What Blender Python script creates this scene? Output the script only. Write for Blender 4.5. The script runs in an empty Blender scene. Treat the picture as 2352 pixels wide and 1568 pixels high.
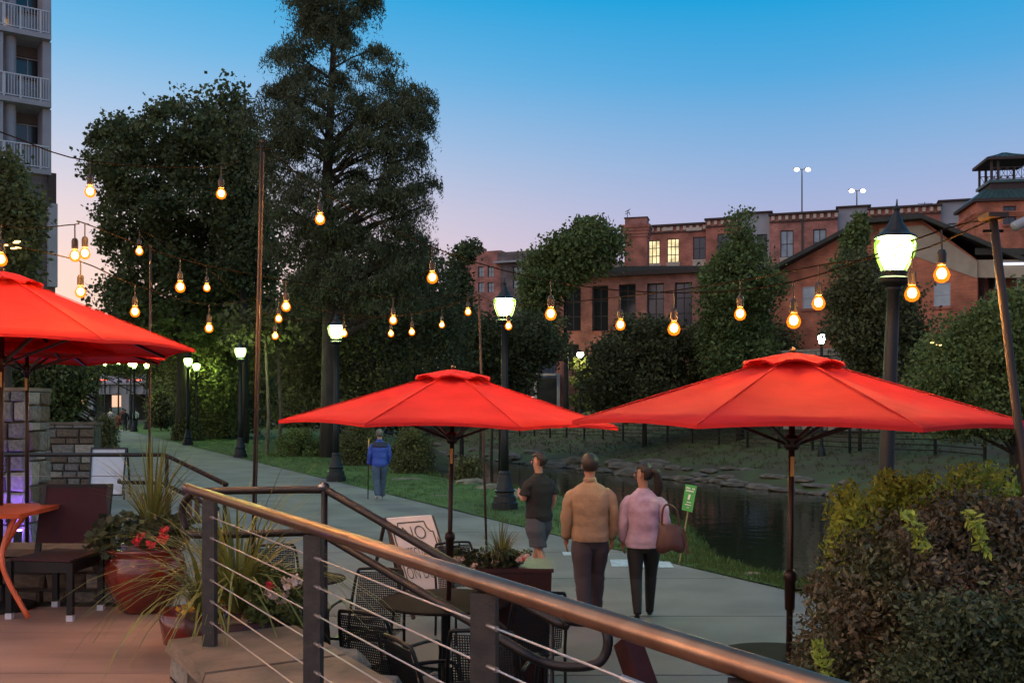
import bpy, math, random
import numpy as np
from mathutils import Vector, Matrix, noise
random.seed(7)
rng = np.random.default_rng(7)
sc = bpy.context.scene
col = sc.collection
R = math.radians

# ------------------------------------------------------------------ camera, sky, sun, exposure
EYE = 2.25          # eye height above the riverside path
F = 2287.0          # focal length in the photograph's 2352-wide pixels
HZ = 940.0          # row of the horizon
cd = bpy.data.cameras.new('camera'); cam = bpy.data.objects.new('camera', cd); col.objects.link(cam)
cam.location = (0, 0, EYE); cam.rotation_euler = (R(90), 0, 0)
cd.sensor_width = 36; cd.lens = 36 * F / 2352; cd.shift_y = (HZ - 784) / 2352
cd.clip_start = .05; cd.clip_end = 3000
cd.dof.use_dof = False
sc.camera = cam

world = bpy.data.worlds.new('World'); sc.world = world; world.use_nodes = True
nt = world.node_tree; N = nt.nodes; L = nt.links; N.clear()
def wn(t, **k):
    n = N.new(t)
    for a, b in k.items(): setattr(n, a, b)
    return n
tc = wn('ShaderNodeTexCoord'); sep = wn('ShaderNodeSeparateXYZ'); L.new(tc.outputs['Generated'], sep.inputs[0])
def ramp(stops):
    r = wn('ShaderNodeValToRGB'); e = r.color_ramp.elements
    while len(e) > 1: e.remove(e[-1])
    e[0].position = stops[0][0]; e[0].color = (*stops[0][1], 1)
    for p, c in stops[1:]:
        x = e.new(p); x.color = (*c, 1)
    L.new(sep.outputs['Z'], r.inputs[0]); return r
cool = ramp([(0, (.60, .46, .50)), (.05, (.56, .44, .50)), (.11, (.49, .40, .52)), (.17, (.37, .37, .55)), (.24, (.21, .35, .57)), (.31, (.07, .31, .58)),
             (.38, (.004, .275, .56)), (.48, (.015, .25, .53)), (.7, (.10, .23, .40)), (1, (.12, .22, .36))])
warm = ramp([(0, (1.0, .50, .28)), (.05, (.98, .60, .42)), (.12, (.88, .62, .50)), (.19, (.68, .57, .58)), (.26, (.40, .49, .64)), (.33, (.16, .41, .65)),
             (.39, (.05, .34, .62)), (.5, (.04, .28, .56)), (.7, (.10, .23, .40)), (1, (.12, .22, .36))])
dot = wn('ShaderNodeVectorMath', operation='DOT_PRODUCT'); dot.inputs[1].default_value = (-.84, .54, 0)
L.new(tc.outputs['Generated'], dot.inputs[0])
mr = wn('ShaderNodeMapRange'); mr.interpolation_type = 'SMOOTHSTEP'
mr.inputs['From Min'].default_value = .25; mr.inputs['From Max'].default_value = 1.0
L.new(dot.outputs['Value'], mr.inputs['Value'])
mx = wn('ShaderNodeMix', data_type='RGBA'); L.new(mr.outputs[0], mx.inputs[0]); L.new(cool.outputs[0], mx.inputs[6]); L.new(warm.outputs[0], mx.inputs[7])
bg = wn('ShaderNodeBackground'); L.new(mx.outputs[2], bg.inputs[0]); bg.inputs[1].default_value = 1.06
wo = wn('ShaderNodeOutputWorld'); L.new(bg.outputs[0], wo.inputs[0])

sl = bpy.data.lights.new('sun', 'SUN'); sl.energy = .95; sl.angle = R(80); sl.color = (1, .64, .40)   # broad warm fill added from behind left, in place of the afterglow
sun = bpy.data.objects.new('sun', sl); col.objects.link(sun)
sun.rotation_euler = Vector((-.62, -.42, .60)).to_track_quat('Z', 'Y').to_euler()

sc.view_settings.view_transform = 'Standard'; sc.view_settings.look = 'None'
sc.view_settings.gamma = 1; sc.view_settings.use_curve_mapping = False; sc.view_settings.exposure = 0.27
sc.render.engine = 'CYCLES'
sc.cycles.use_denoising = True
sc.cycles.max_bounces = 6; sc.cycles.diffuse_bounces = 3; sc.cycles.glossy_bounces = 3; sc.cycles.transmission_bounces = 4
sc.cycles.sample_clamp_direct = 30; sc.cycles.sample_clamp_indirect = 3
sc.cycles.use_light_tree = True

# ------------------------------------------------------------------ helpers
def P(px, py, d):                      # a point of the place seen at px,py at distance d
    return Vector(((px - 1176) * d / F, d, EYE - (py - HZ) * d / F))
def G(px, py, z=0.0):                  # the point of the level z seen at px,py
    return P(px, py, (EYE - z) * F / (py - HZ))
def sstep(a, b, x):
    t = min(1, max(0, (x - a) / (b - a))); return t * t * (3 - 2 * t)
def xr(y): return 3.54 - .506 * (y - 12.1)
def lawn_w(y): return .55 + 3.15 * sstep(13.5, 22, y) + 13 * sstep(40, 72, y)
WATER = -1.3
def near_z(y): return .008 * max(0, y - 15)
def tz(x, y):
    o = (x - xr(y)) * .892
    w = lawn_w(y); b = near_z(y)
    if o <= w: return b - .02
    if o <= w + 1.4: return b - .02 + (-1.9 - b) * sstep(w, w + 1.4, o)
    if o <= 20: return -1.9
    if o <= 24: return -1.9 + 1.05 * sstep(20, 24, o)
    if o <= 30: return -.85 + 1.15 * (o - 24) / 6
    if o <= 40: return .3 + 2.0 * (o - 30) / 10
    if o <= 60: return 2.3 + 1.2 * (o - 40) / 20
    return 3.5 + 1.5 * sstep(60, 100, o)

class MB:
    def __init__(s): s.v = []; s.f = []
    def add(s, vs, fs):
        n = len(s.v); s.v += [tuple(v) for v in vs]; s.f += [tuple(i + n for i in f) for f in fs]; return s
    def hexa(s, b, t):                 # bottom ring, top ring of 4
        return s.add(list(b) + list(t), [(3, 2, 1, 0), (4, 5, 6, 7), (0, 1, 5, 4), (1, 2, 6, 5), (2, 3, 7, 6), (3, 0, 4, 7)])
    def box(s, c, sz, rz=0.0):
        c = Vector(c); a = Vector((math.cos(rz), math.sin(rz), 0)) * sz[0] / 2; b = Vector((-math.sin(rz), math.cos(rz), 0)) * sz[1] / 2
        h = Vector((0, 0, sz[2] / 2)); r = [-a - b, a - b, a + b, -a + b]
        return s.hexa([c + q - h for q in r], [c + q + h for q in r])
    def bar(s, p, q, w, h, up=(0, 0, 1)):
        p = Vector(p); q = Vector(q); d = (q - p).normalized(); u = Vector(up)
        if abs(d.dot(u)) > .98: u = Vector((0, 1, 0))
        a = d.cross(u).normalized() * w / 2; b = a.cross(d).normalized() * h / 2
        r = [-a - b, a - b, a + b, -a + b]
        return s.hexa([p + k for k in r], [q + k for k in r])
    def tube(s, pts, r, n=8, cap=True):
        pts = [Vector(p) for p in pts]; m = len(pts); rs = r if isinstance(r, (list, tuple)) else [r] * m
        ref = None; vs = []; fs = []
        for i, p in enumerate(pts):
            d = (pts[min(i + 1, m - 1)] - pts[max(i - 1, 0)]).normalized()
            if ref is None: ref = d.cross(Vector((0, 0, 1))) if abs(d.z) < .95 else d.cross(Vector((0, 1, 0)))
            a = (ref - d * ref.dot(d)).normalized(); ref = a; b = d.cross(a)
            for k in range(n):
                t = 2 * math.pi * k / n; vs.append(p + (a * math.cos(t) + b * math.sin(t)) * rs[i])
        for i in range(m - 1):
            for k in range(n):
                fs.append((i * n + k, i * n + (k + 1) % n, (i + 1) * n + (k + 1) % n, (i + 1) * n + k))
        if cap: fs += [tuple(range(n))[::-1], tuple((m - 1) * n + k for k in range(n))]
        return s.add(vs, fs)
    def lathe(s, prof, c=(0, 0, 0), n=16):
        vs = []; fs = []; c = Vector(c); m = len(prof)
        for r, z in prof:
            for k in range(n):
                t = 2 * math.pi * k / n; vs.append(c + Vector((r * math.cos(t), r * math.sin(t), z)))
        for i in range(m - 1):
            for k in range(n): fs.append((i * n + k, i * n + (k + 1) % n, (i + 1) * n + (k + 1) % n, (i + 1) * n + k))
        fs += [tuple(range(n))[::-1], tuple((m - 1) * n + k for k in range(n))]
        return s.add(vs, fs)
    def ball(s, c, r, n=10, sq=(1, 1, 1)):
        pr = [(max(.001, math.sin(math.pi * i / n)), -math.cos(math.pi * i / n)) for i in range(n + 1)]
        k = len(s.v); s.lathe(pr, (0, 0, 0), n + 4)
        for i in range(k, len(s.v)):
            x, y, z = s.v[i]; s.v[i] = (c[0] + x * r * sq[0], c[1] + y * r * sq[1], c[2] + z * r * sq[2])
        return s
    def prism(s, poly, z0, z1):
        n = len(poly)
        return s.add([(p[0], p[1], z0) for p in poly] + [(p[0], p[1], z1) for p in poly],
                     [tuple(range(n))[::-1], tuple(range(n, 2 * n))] + [(i, (i + 1) % n, (i + 1) % n + n, i + n) for i in range(n)])
    def rough(s, a, sc_=1.0):
        s.v = [tuple(Vector(v) + noise.noise_vector(Vector(v) * sc_) * a) for v in s.v]; return s

def chain_loc(o):
    l = Vector((0, 0, 0))
    while o is not None: l += Vector(o.location); o = o.parent
    return l
def build(mb, name, m, parent=None, smooth=False):
    me = bpy.data.meshes.new(name); off = chain_loc(parent)
    me.from_pydata([(v[0] - off.x, v[1] - off.y, v[2] - off.z) for v in mb.v], [], mb.f)
    if smooth: me.polygons.foreach_set('use_smooth', [True] * len(me.polygons))
    ms = m if isinstance(m, (list, tuple)) else [m]
    for k in ms: me.materials.append(k)
    me.update()
    o = bpy.data.objects.new(name, me); col.objects.link(o)
    if parent is not None: o.parent = parent
    return o
def tag(o, label=None, cat=None, group=None, kind=None):
    if label: o['label'] = label
    if cat: o['category'] = cat
    if group: o['group'] = group
    if kind: o['kind'] = kind
    return o
def thing(name, label, cat, loc=(0, 0, 0), group=None):
    o = bpy.data.objects.new(name, None); col.objects.link(o); o.location = loc; o.empty_display_size = .1
    return tag(o, label, cat, group)
def kids(o): return [c for c in KIDS.get(o.name, [])]
def copy_tree(root, loc, rz=0, label=None, group=None, scale=None):
    def rec(o, par):
        c = o.copy(); col.objects.link(c)
        if par is not None: c.parent = par
        for ch in [k for k in SN if k.parent is o]: rec(ch, c)
        return c
    SN = list(col.objects)
    SN = [k for k in SN if k.parent is not None]
    r = rec(root, None); r.location = loc; r.rotation_euler = (0, 0, rz)
    if scale: r.scale = (scale,) * 3
    if label: r['label'] = label
    if group: r['group'] = group
    return r
def smooth_path(pts, k=6):
    pts = [Vector(p) for p in pts]; out = []
    q = [pts[0] * 2 - pts[1]] + pts + [pts[-1] * 2 - pts[-2]]
    for i in range(1, len(q) - 2):
        a, b, c, d = q[i - 1:i + 3]
        for j in range(k):
            t = j / k
            out.append(.5 * ((2 * b) + (c - a) * t + (2 * a - 5 * b + 4 * c - d) * t * t + (3 * b - a - 3 * c + d) * t ** 3))
    return out + [pts[-1]]

# ------------------------------------------------------------------ materials
def mat(name, c, rough=.7, metal=0, c2=None, scale=6, bump=0, bscale=None, detail=5, spec=.5, coat=0, trans=0, island=0, emit=None, es=0, stretch=None, mid=(.35, .65)):
    m = bpy.data.materials.new(name); m.use_nodes = True; t = m.node_tree; n = t.nodes; l = t.links
    b = n['Principled BSDF']; b.inputs['Base Color'].default_value = (*c, 1); b.inputs['Roughness'].default_value = rough
    b.inputs['Metallic'].default_value = metal; b.inputs['Specular IOR Level'].default_value = spec
    if coat: b.inputs['Coat Weight'].default_value = coat; b.inputs['Coat Roughness'].default_value = .12
    if emit: b.inputs['Emission Color'].default_value = (*emit, 1); b.inputs['Emission Strength'].default_value = es
    co = n.new('ShaderNodeTexCoord'); src = co.outputs['Object']
    if stretch:
        mp = n.new('ShaderNodeMapping'); mp.inputs['Scale'].default_value = stretch; l.new(src, mp.inputs[0]); src = mp.outputs[0]
    out = None
    if c2:
        tx = n.new('ShaderNodeTexNoise'); tx.inputs['Scale'].default_value = scale; tx.inputs['Detail'].default_value = detail; l.new(src, tx.inputs[0])
        mr_ = n.new('ShaderNodeMapRange'); mr_.inputs[1].default_value = mid[0]; mr_.inputs[2].default_value = mid[1]; l.new(tx.outputs[0], mr_.inputs[0])
        mi = n.new('ShaderNodeMix'); mi.data_type = 'RGBA'; mi.inputs[6].default_value = (*c, 1); mi.inputs[7].default_value = (*c2, 1)
        l.new(mr_.outputs[0], mi.inputs[0]); out = mi.outputs[2]
    if island:
        ge = n.new('ShaderNodeNewGeometry'); h = n.new('ShaderNodeHueSaturation')
        mr2 = n.new('ShaderNodeMapRange'); mr2.inputs[3].default_value = 1 - island; mr2.inputs[4].default_value = 1 + island
        l.new(ge.outputs['Random Per Island'], mr2.inputs[0]); l.new(mr2.outputs[0], h.inputs['Value'])
        if out: l.new(out, h.inputs['Color'])
        else: h.inputs['Color'].default_value = (*c, 1)
        out = h.outputs[0]
    if out: l.new(out, b.inputs['Base Color'])
    if bump:
        t2 = n.new('ShaderNodeTexNoise'); t2.inputs['Scale'].default_value = bscale or scale * 4; t2.inputs['Detail'].default_value = 6; l.new(src, t2.inputs[0])
        bp = n.new('ShaderNodeBump'); bp.inputs['Strength'].default_value = bump; bp.inputs['Distance'].default_value = .02
        l.new(t2.outputs[0], bp.inputs['Height']); l.new(bp.outputs[0], b.inputs['Normal'])
    if trans:
        tr = n.new('ShaderNodeBsdfTranslucent'); ms = n.new('ShaderNodeMixShader'); ms.inputs[0].default_value = trans
        if out: l.new(out, tr.inputs[0])
        else: tr.inputs[0].default_value = (*c, 1)
        l.new(b.outputs[0], ms.inputs[1]); l.new(tr.outputs[0], ms.inputs[2]); l.new(ms.outputs[0], n['Material Output'].inputs[0])
    return m
def brickmat(name, c1, c2, mortar, bw=.22, bh=.075, var=.85):
    m = bpy.data.materials.new(name); m.use_nodes = True; t = m.node_tree; n = t.nodes; l = t.links; b = n['Principled BSDF']
    b.inputs['Roughness'].default_value = .85
    co = n.new('ShaderNodeTexCoord'); sx = n.new('ShaderNodeSeparateXYZ'); cb = n.new('ShaderNodeCombineXYZ'); l.new(co.outputs['Object'], sx.inputs[0])
    ad = n.new('ShaderNodeMath'); ad.operation = 'ADD'; l.new(sx.outputs[0], ad.inputs[0]); l.new(sx.outputs[1], ad.inputs[1])
    l.new(ad.outputs[0], cb.inputs[0]); l.new(sx.outputs[2], cb.inputs[1])
    br = n.new('ShaderNodeTexBrick'); l.new(cb.outputs[0], br.inputs[0]); br.inputs['Scale'].default_value = 1
    br.inputs['Brick Width'].default_value = bw; br.inputs['Row Height'].default_value = bh; br.inputs['Mortar Size'].default_value = .006
    br.inputs['Color1'].default_value = (*c1, 1); br.inputs['Color2'].default_value = (*c2, 1); br.inputs['Mortar'].default_value = (*mortar, 1)
    tx = n.new('ShaderNodeTexNoise'); tx.inputs['Scale'].default_value = .8; tx.inputs['Detail'].default_value = 8; l.new(co.outputs['Object'], tx.inputs[0])
    mr_ = n.new('ShaderNodeMapRange'); mr_.inputs[1].default_value = .3; mr_.inputs[2].default_value = .7; mr_.inputs[3].default_value = 1 - var * .5; mr_.inputs[4].default_value = 1 + var * .5; l.new(tx.outputs[0], mr_.inputs[0])
    h = n.new('ShaderNodeHueSaturation'); l.new(br.outputs[0], h.inputs['Color']); l.new(mr_.outputs[0], h.inputs['Value']); l.new(h.outputs[0], b.inputs['Base Color'])
    bp = n.new('ShaderNodeBump'); bp.inputs['Strength'].default_value = .4; bp.inputs['Distance'].default_value = .01; l.new(br.outputs['Fac'], bp.inputs['Height']); bp.invert = True; l.new(bp.outputs[0], b.inputs['Normal'])
    return m
def glow(name, c, s):
    m = bpy.data.materials.new(name); m.use_nodes = True; n = m.node_tree.nodes; n.clear()
    e = n.new('ShaderNodeEmission'); e.inputs[0].default_value = (*c, 1); e.inputs[1].default_value = s
    o = n.new('ShaderNodeOutputMaterial'); m.node_tree.links.new(e.outputs[0], o.inputs[0]); return m

M = {}
M['path'] = mat('path_concrete', (.20, .205, .20), .85, c2=(.14, .142, .138), scale=.9, bump=.25, bscale=40)
M['patio'] = mat('patio_stone', (.20, .22, .22), .55, c2=(.12, .14, .145), scale=1.3, bump=.35, bscale=14)
M['patio2'] = mat('patio_stone_pale', (.24, .25, .24), .55, c2=(.17, .18, .18), scale=1.5, bump=.35, bscale=14)
M['soil'] = mat('bank_soil', (.085, .12, .040), .95, c2=(.085, .070, .042), scale=.45, bump=.8, bscale=5, detail=8)
M['lawn'] = mat('lawn_grass', (.065, .13, .022), .9, c2=(.045, .09, .018), scale=1.4, bump=.7, bscale=30)
M['blade'] = mat('grass_blade', (.06, .10, .022), .8, island=.45, trans=.2)
M['deck'] = mat('deck_concrete', (.44, .27, .20), .75, c2=(.27, .17, .13), scale=1.1, bump=.3, bscale=26, stretch=(.5, 2.2, 1))
M['capstone'] = mat('capstone', (.26, .19, .13), .85, c2=(.13, .10, .07), scale=3.0, bump=1.0, bscale=12, stretch=(1, 1, 3))
M['mortar'] = mat('mortar', (.09, .08, .065), .95, c2=(.06, .055, .045), scale=6, bump=.5)
M['stone_a'] = mat('stone_grey', (.21, .195, .17), .85, c2=(.11, .10, .088), scale=5, bump=.7, bscale=16)
M['stone_b'] = mat('stone_brown', (.15, .11, .072), .85, c2=(.08, .06, .042), scale=5, bump=.7, bscale=16)
M['stone_c'] = mat('stone_pale', (.34, .31, .25), .85, c2=(.22, .20, .17), scale=5, bump=.7, bscale=16)
M['rock'] = mat('river_rock', (.24, .195, .155), .9, c2=(.09, .08, .06), scale=2.2, bump=.9, bscale=9)
M['rail'] = mat('brushed_steel_rail', (.33, .22, .155), .33, metal=1, c2=(.25, .155, .11), scale=10)
M['cable'] = mat('steel_cable', (.55, .48, .44), .35, metal=1)
M['post'] = mat('dark_steel_post', (.030, .034, .036), .45, metal=.3, c2=(.05, .05, .05), scale=20, bump=.1)
M['blackrail'] = mat('black_painted_pipe', (.014, .011, .013), .42, metal=.2, c2=(.022, .016, .016), scale=18, bump=.12)
M['black'] = mat('black_metal', (.014, .015, .016), .42, metal=.3)
M['lamp_iron'] = mat('lamp_cast_iron', (.014, .017, .018), .5, metal=.2, bump=.15, scale=10)
M['lampglow'] = glow('lamp_globe_light', (.80, 1.0, .42), 420)
M['lampglow_far'] = glow('lamp_globe_light_far', (.75, 1.0, .30), 560)
M['lamp_warm'] = glow('lamp_warm_light', (1, .80, .40), 200)
M['lamp_white'] = glow('lamp_white_light', (.95, 1, .85), 24)
M['flood'] = glow('flood_light', (1, .80, .52), 14)
M['filament'] = glow('bulb_filament', (1, .48, .13), 1500)
_m = bpy.data.materials.new('amber_glass'); _m.use_nodes = True; _n = _m.node_tree.nodes; _n.clear(); _l = _m.node_tree.links
_e = _n.new('ShaderNodeEmission'); _e.inputs[0].default_value = (1, .17, .008, 1); _e.inputs[1].default_value = 2.4
_t = _n.new('ShaderNodeBsdfTransparent'); _t.inputs[0].default_value = (1, .86, .6, 1); _x = _n.new('ShaderNodeMixShader'); _x.inputs[0].default_value = .55; _o = _n.new('ShaderNodeOutputMaterial')
_l.new(_t.outputs[0], _x.inputs[1]); _l.new(_e.outputs[0], _x.inputs[2]); _l.new(_x.outputs[0], _o.inputs[0]); M['amber'] = _m
_m = _m.copy(); _m.name = 'lamp_frosted_glass'; _n = _m.node_tree.nodes; _e = [q for q in _n if q.type == 'EMISSION'][0]; _e.inputs[0].default_value = (.42, 1, .06, 1); _e.inputs[1].default_value = 1.7
[q for q in _n if q.type == 'BSDF_TRANSPARENT'][0].inputs[0].default_value = (.9, 1, .8, 1); M['lampglass'] = _m
M['socket'] = mat('bulb_socket', (.02, .016, .014), .5)
M['wire'] = mat('wire_rubber', (.008, .007, .006), .95, spec=.1)
M['red'] = mat('umbrella_canvas', (.85, .030, .028), .85, trans=.30, c2=(.74, .022, .018), scale=3, bump=.35, bscale=7)
M['polebrown'] = mat('umbrella_pole', (.035, .018, .014), .4, metal=.3)
M['polesteel'] = mat('string_pole_rust', (.055, .032, .022), .6, metal=.2, c2=(.03, .02, .015), scale=12, stretch=(1, 1, .2))
M['brass'] = mat('pole_label', (.55, .36, .12), .5)
M['bark'] = mat('bark', (.055, .042, .032), .95, c2=(.03, .024, .018), scale=6, bump=1, bscale=14, stretch=(1, 1, .25))
M['leaf_cy'] = mat('cypress_foliage', (.080, .095, .042), .8, island=.5, trans=.25)
M['leaf_br'] = mat('broadleaf_foliage', (.095, .115, .038), .75, island=.5, trans=.25)
M['leaf_dk'] = mat('dark_foliage', (.100, .105, .038), .8, island=.55, trans=.25)
M['leaf_lt'] = mat('light_foliage', (.13, .17, .048), .75, island=.5, trans=.3)
M['leaf_shoot'] = mat('bright_shoot_leaf', (.36, .44, .07), .6, island=.35, trans=.3)
M['leaf_red'] = mat('burgundy_leaf', (.15, .095, .055), .55, island=.6, c2=(.075, .085, .035), scale=2.5, trans=.12)
M['leaf_grn'] = mat('hedge_leaf', (.070, .090, .036), .6, island=.6, trans=.15)
M['spike'] = mat('spike_leaf', (.20, .22, .05), .5, island=.4, trans=.2)
M['flower_r'] = mat('geranium_red', (.75, .03, .05), .6, island=.2)
M['flower_p'] = mat('flower_cream', (.75, .55, .45), .6, island=.2)
M['flower_y'] = mat('flower_yellow', (.65, .35, .03), .6, island=.3)
M['glaze'] = mat('red_glazed_pot', (.22, .022, .012), .18, c2=(.12, .02, .012), scale=4, coat=.6, bump=.1)
M['planter'] = mat('dark_red_planter', (.06, .012, .010), .5, c2=(.04, .01, .01), scale=6)
M['sling'] = mat('maroon_sling', (.060, .018, .024), .8, bump=.3, bscale=150)
M['tabletop'] = mat('orange_table_top', (.80, .16, .06), .35, c2=(.7, .14, .05), scale=6)
M['white'] = mat('white_board', (.62, .64, .70), .5, c2=(.56, .58, .64), scale=3)
M['ink'] = mat('sign_ink', (.06, .08, .07), .7)
M['wood'] = mat('weathered_wood', (.10, .065, .045), .8, c2=(.06, .04, .03), scale=5, bump=.5, stretch=(6, 1, 1))
M['tablewood'] = mat('table_slat_dark', (.022, .018, .018), .85, spec=.2, c2=(.014, .012, .012), scale=5)
M['greensign'] = mat('green_sign', (.05, .33, .07), .5)
M['signwhite'] = mat('sign_white', (.75, .78, .75), .5)
M['stake'] = mat('wood_stake', (.30, .26, .12), .8)
M['chalk'] = mat('path_paint_blue', (.48, .58, .66), .8, c2=(.33, .40, .44), scale=9)
M['brick'] = brickmat('brick_red', (.48, .15, .095), (.35, .11, .07), (.22, .17, .14))
M['brick2'] = brickmat('brick_orange', (.56, .165, .075), (.42, .12, .06), (.24, .18, .14))
M['brick3'] = brickmat('brick_dusky', (.45, .17, .125), (.33, .13, .10), (.2, .15, .13))
M['brick4'] = brickmat('brick_tower_grey', (.15, .12, .115), (.11, .088, .085), (.17, .15, .145), .6, .2)
M['stucco'] = mat('tan_stucco', (.42, .35, .26), .9, c2=(.36, .30, .22), scale=2)
M['panelgrey'] = mat('grey_wall_panel', (.34, .35, .38), .7, c2=(.29, .30, .33), scale=1.2)
M['limestone'] = mat('cream_trim', (.52, .43, .34), .8)
M['corn'] = mat('dark_cornice', (.055, .035, .03), .8)
M['tealroof'] = mat('patina_metal_roof', (.06, .115, .105), .5, metal=.3, c2=(.045, .085, .08), scale=1)
M['shingle'] = mat('dark_roof', (.040, .042, .038), .9, c2=(.06, .06, .05), scale=3)
M['glassdk'] = mat('dark_glass', (.02, .025, .03), .12, spec=.8)
M['glassbl'] = mat('painted_reflection_glass', (.32, .38, .42), .35, c2=(.22, .27, .30), scale=1.2)  # pale grey blue base colour paints the sky's reflection into the panes
M['blind'] = mat('pale_window_blind', (.50, .54, .56), .6, c2=(.38, .42, .44), scale=1.5)
M['litwin'] = glow('lit_window', (1, .80, .42), 1.15)
_n = M['litwin'].node_tree.nodes; _t = _n.new('ShaderNodeTexNoise'); _t.inputs['Scale'].default_value = 1.1; _c = _n.new('ShaderNodeTexCoord'); _r = _n.new('ShaderNodeMapRange'); _r.inputs[1].default_value = .35; _r.inputs[2].default_value = .6; _r.inputs[3].default_value = .55; _r.inputs[4].default_value = 1.25
_l = M['litwin'].node_tree.links; _l.new(_c.outputs['Object'], _t.inputs[0]); _l.new(_t.outputs[0], _r.inputs[0]); _l.new(_r.outputs[0], _n['Emission'].inputs[1])
M['frame_dk'] = mat('dark_window_frame', (.035, .035, .035), .6)
M['frame_wh'] = mat('pale_window_frame', (.42, .42, .44), .6)
M['balc'] = mat('balcony_white_metal', (.55, .56, .58), .5)
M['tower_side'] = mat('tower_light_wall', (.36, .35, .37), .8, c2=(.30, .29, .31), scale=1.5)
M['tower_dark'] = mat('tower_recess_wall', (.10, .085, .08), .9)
M['violet'] = glow('violet_uplight', (.25, .10, 1), 900)
M['skin'] = mat('skin', (.36, .19, .13), .55)
M['skin2'] = mat('skin_pale', (.42, .25, .18), .55)
M['hair'] = mat('dark_hair', (.018, .012, .010), .5, bump=.4, bscale=90, stretch=(1, 1, .2))
M['greyhair'] = mat('grey_hair', (.12, .11, .10), .6)
M['beige'] = mat('beige_jacket', (.40, .27, .17), .85, c2=(.30, .20, .125), scale=5, bump=1, bscale=9)
M['pink'] = mat('pink_sweater', (.56, .43, .54), .9, c2=(.38, .26, .36), scale=5, bump=1, bscale=10)
M['tee'] = mat('black_tee', (.012, .012, .014), .85, bump=.5, bscale=12)
M['navyshort'] = mat('navy_shorts', (.05, .055, .075), .85, bump=.4, bscale=12)
M['trouser'] = mat('dark_trousers', (.055, .042, .050), .85, bump=.5, bscale=12)
M['legging'] = mat('black_leggings', (.008, .010, .010), .7)
M['bluejk'] = mat('blue_jacket', (.03, .075, .42), .7, bump=.5, bscale=12)
M['navy'] = mat('navy_yoke', (.02, .022, .06), .75)
M['jeans'] = mat('blue_jeans', (.07, .11, .19), .85, c2=(.05, .08, .14), scale=6, bump=.4, bscale=12)
M['shoe_w'] = mat('white_shoe', (.55, .58, .62), .6)
M['shoe_d'] = mat('dark_shoe', (.012, .014, .014), .5)
M['bag'] = mat('brown_bag', (.085, .035, .028), .45, bump=.3, bscale=14)
M['redcloth'] = mat('red_clothes', (.25, .05, .04), .8)
M['bridge'] = mat('bridge_concrete', (.42, .38, .36), .8, c2=(.34, .31, .30), scale=.8)
M['carwhite'] = mat('car_paint_silver', (.45, .45, .50), .3, metal=.3)
M['tail'] = glow('tail_light', (1, .10, .04), 5)
w = bpy.data.materials.new('river_water'); w.use_nodes = True; _n = w.node_tree.nodes; _b = _n['Principled BSDF']
_b.inputs['Base Color'].default_value = (.022, .028, .016, 1); _b.inputs['Roughness'].default_value = .05; _b.inputs['IOR'].default_value = 1.33
_tx = _n.new('ShaderNodeTexNoise'); _tx.inputs['Scale'].default_value = 1.3; _tx.inputs['Detail'].default_value = 4
_tc = _n.new('ShaderNodeTexCoord'); w.node_tree.links.new(_tc.outputs['Object'], _tx.inputs[0])
_bp = _n.new('ShaderNodeBump'); _bp.inputs['Strength'].default_value = .12; _bp.inputs['Distance'].default_value = .12
w.node_tree.links.new(_tx.outputs[0], _bp.inputs['Height']); w.node_tree.links.new(_bp.outputs[0], _b.inputs['Normal'])
M['water'] = w
# ------------------------------------------------------------------ ground, river, path, patio, deck
def grid_sheet(name, xs_of, ys, m, zf, smooth=True):
    v = []; f = []; n = None
    for y in ys:
        row = xs_of(y); n = len(row)
        v += [(x, y, zf(x, y)) for x in row]
    for j in range(len(ys) - 1):
        for i in range(n - 1): f.append((j * n + i, j * n + i + 1, (j + 1) * n + i + 1, (j + 1) * n + i))
    mb = MB(); mb.add(v, f); o = build(mb, name, m, smooth=smooth); return o
ys = [-30, -15, -5] + [i * 1.0 for i in range(0, 130)] + [135 + 8 * i for i in range(14)] + [300, 450, 800, 1500]
offs = [-900, -300, -120, -60, -40, -25, -14, -8, -4, -1, 0, .3, .6, .9, 1.2, 1.6, 2, 2.4, 2.8, 3.2, 3.6, 4, 4.4, 4.8, 5.3, 5.8, 6.5, 7.5, 9, 12, 16, 19, 21] + \
       [22 + .6 * i for i in range(42)] + [48, 50, 53, 56, 60, 64, 68, 74, 80, 90, 100, 112, 130, 180, 400, 1200]
def ground_z(x, y):
    z = tz(x, y); o = (x - xr(y)) * .892
    if o > 3.2 and o < 120: z += noise.noise(Vector((x * .5, y * .5, 0))) * .16 + noise.noise(Vector((x * 2.1, y * 2.1, 3))) * .05
    return z
ground = grid_sheet('ground', lambda y: [xr(y) + o / .892 for o in offs], ys, M['soil'], ground_z)
tag(ground, 'dark grassy river banks and rising ground beyond the river', kind='structure')
lawn_ys = [11.5 + .75 * i for i in range(60)] + [57 + 2 * i for i in range(25)]
lawn = grid_sheet('lawn', lambda y: [xr(y) + .02 + (lawn_w(y) + .25) / .892 * k / 6 for k in range(7)], lawn_ys, M['lawn'],
                  lambda x, y: tz(x, y) + .045 + .02 * noise.noise(Vector((x * 3, y * 3, 0))))
tag(lawn, 'strip of green lawn between the path and the river', kind='structure')
wb = MB(); wb.add([(xr(-25) + 2, -25, WATER), (xr(-25) + 32, -25, WATER), (xr(400) + 32, 400, WATER), (xr(400) + 2, 400, WATER)], [(0, 1, 2, 3)])
tag(build(wb, 'river', M['water']), 'dark still river water between the two banks', kind='structure')

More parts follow.
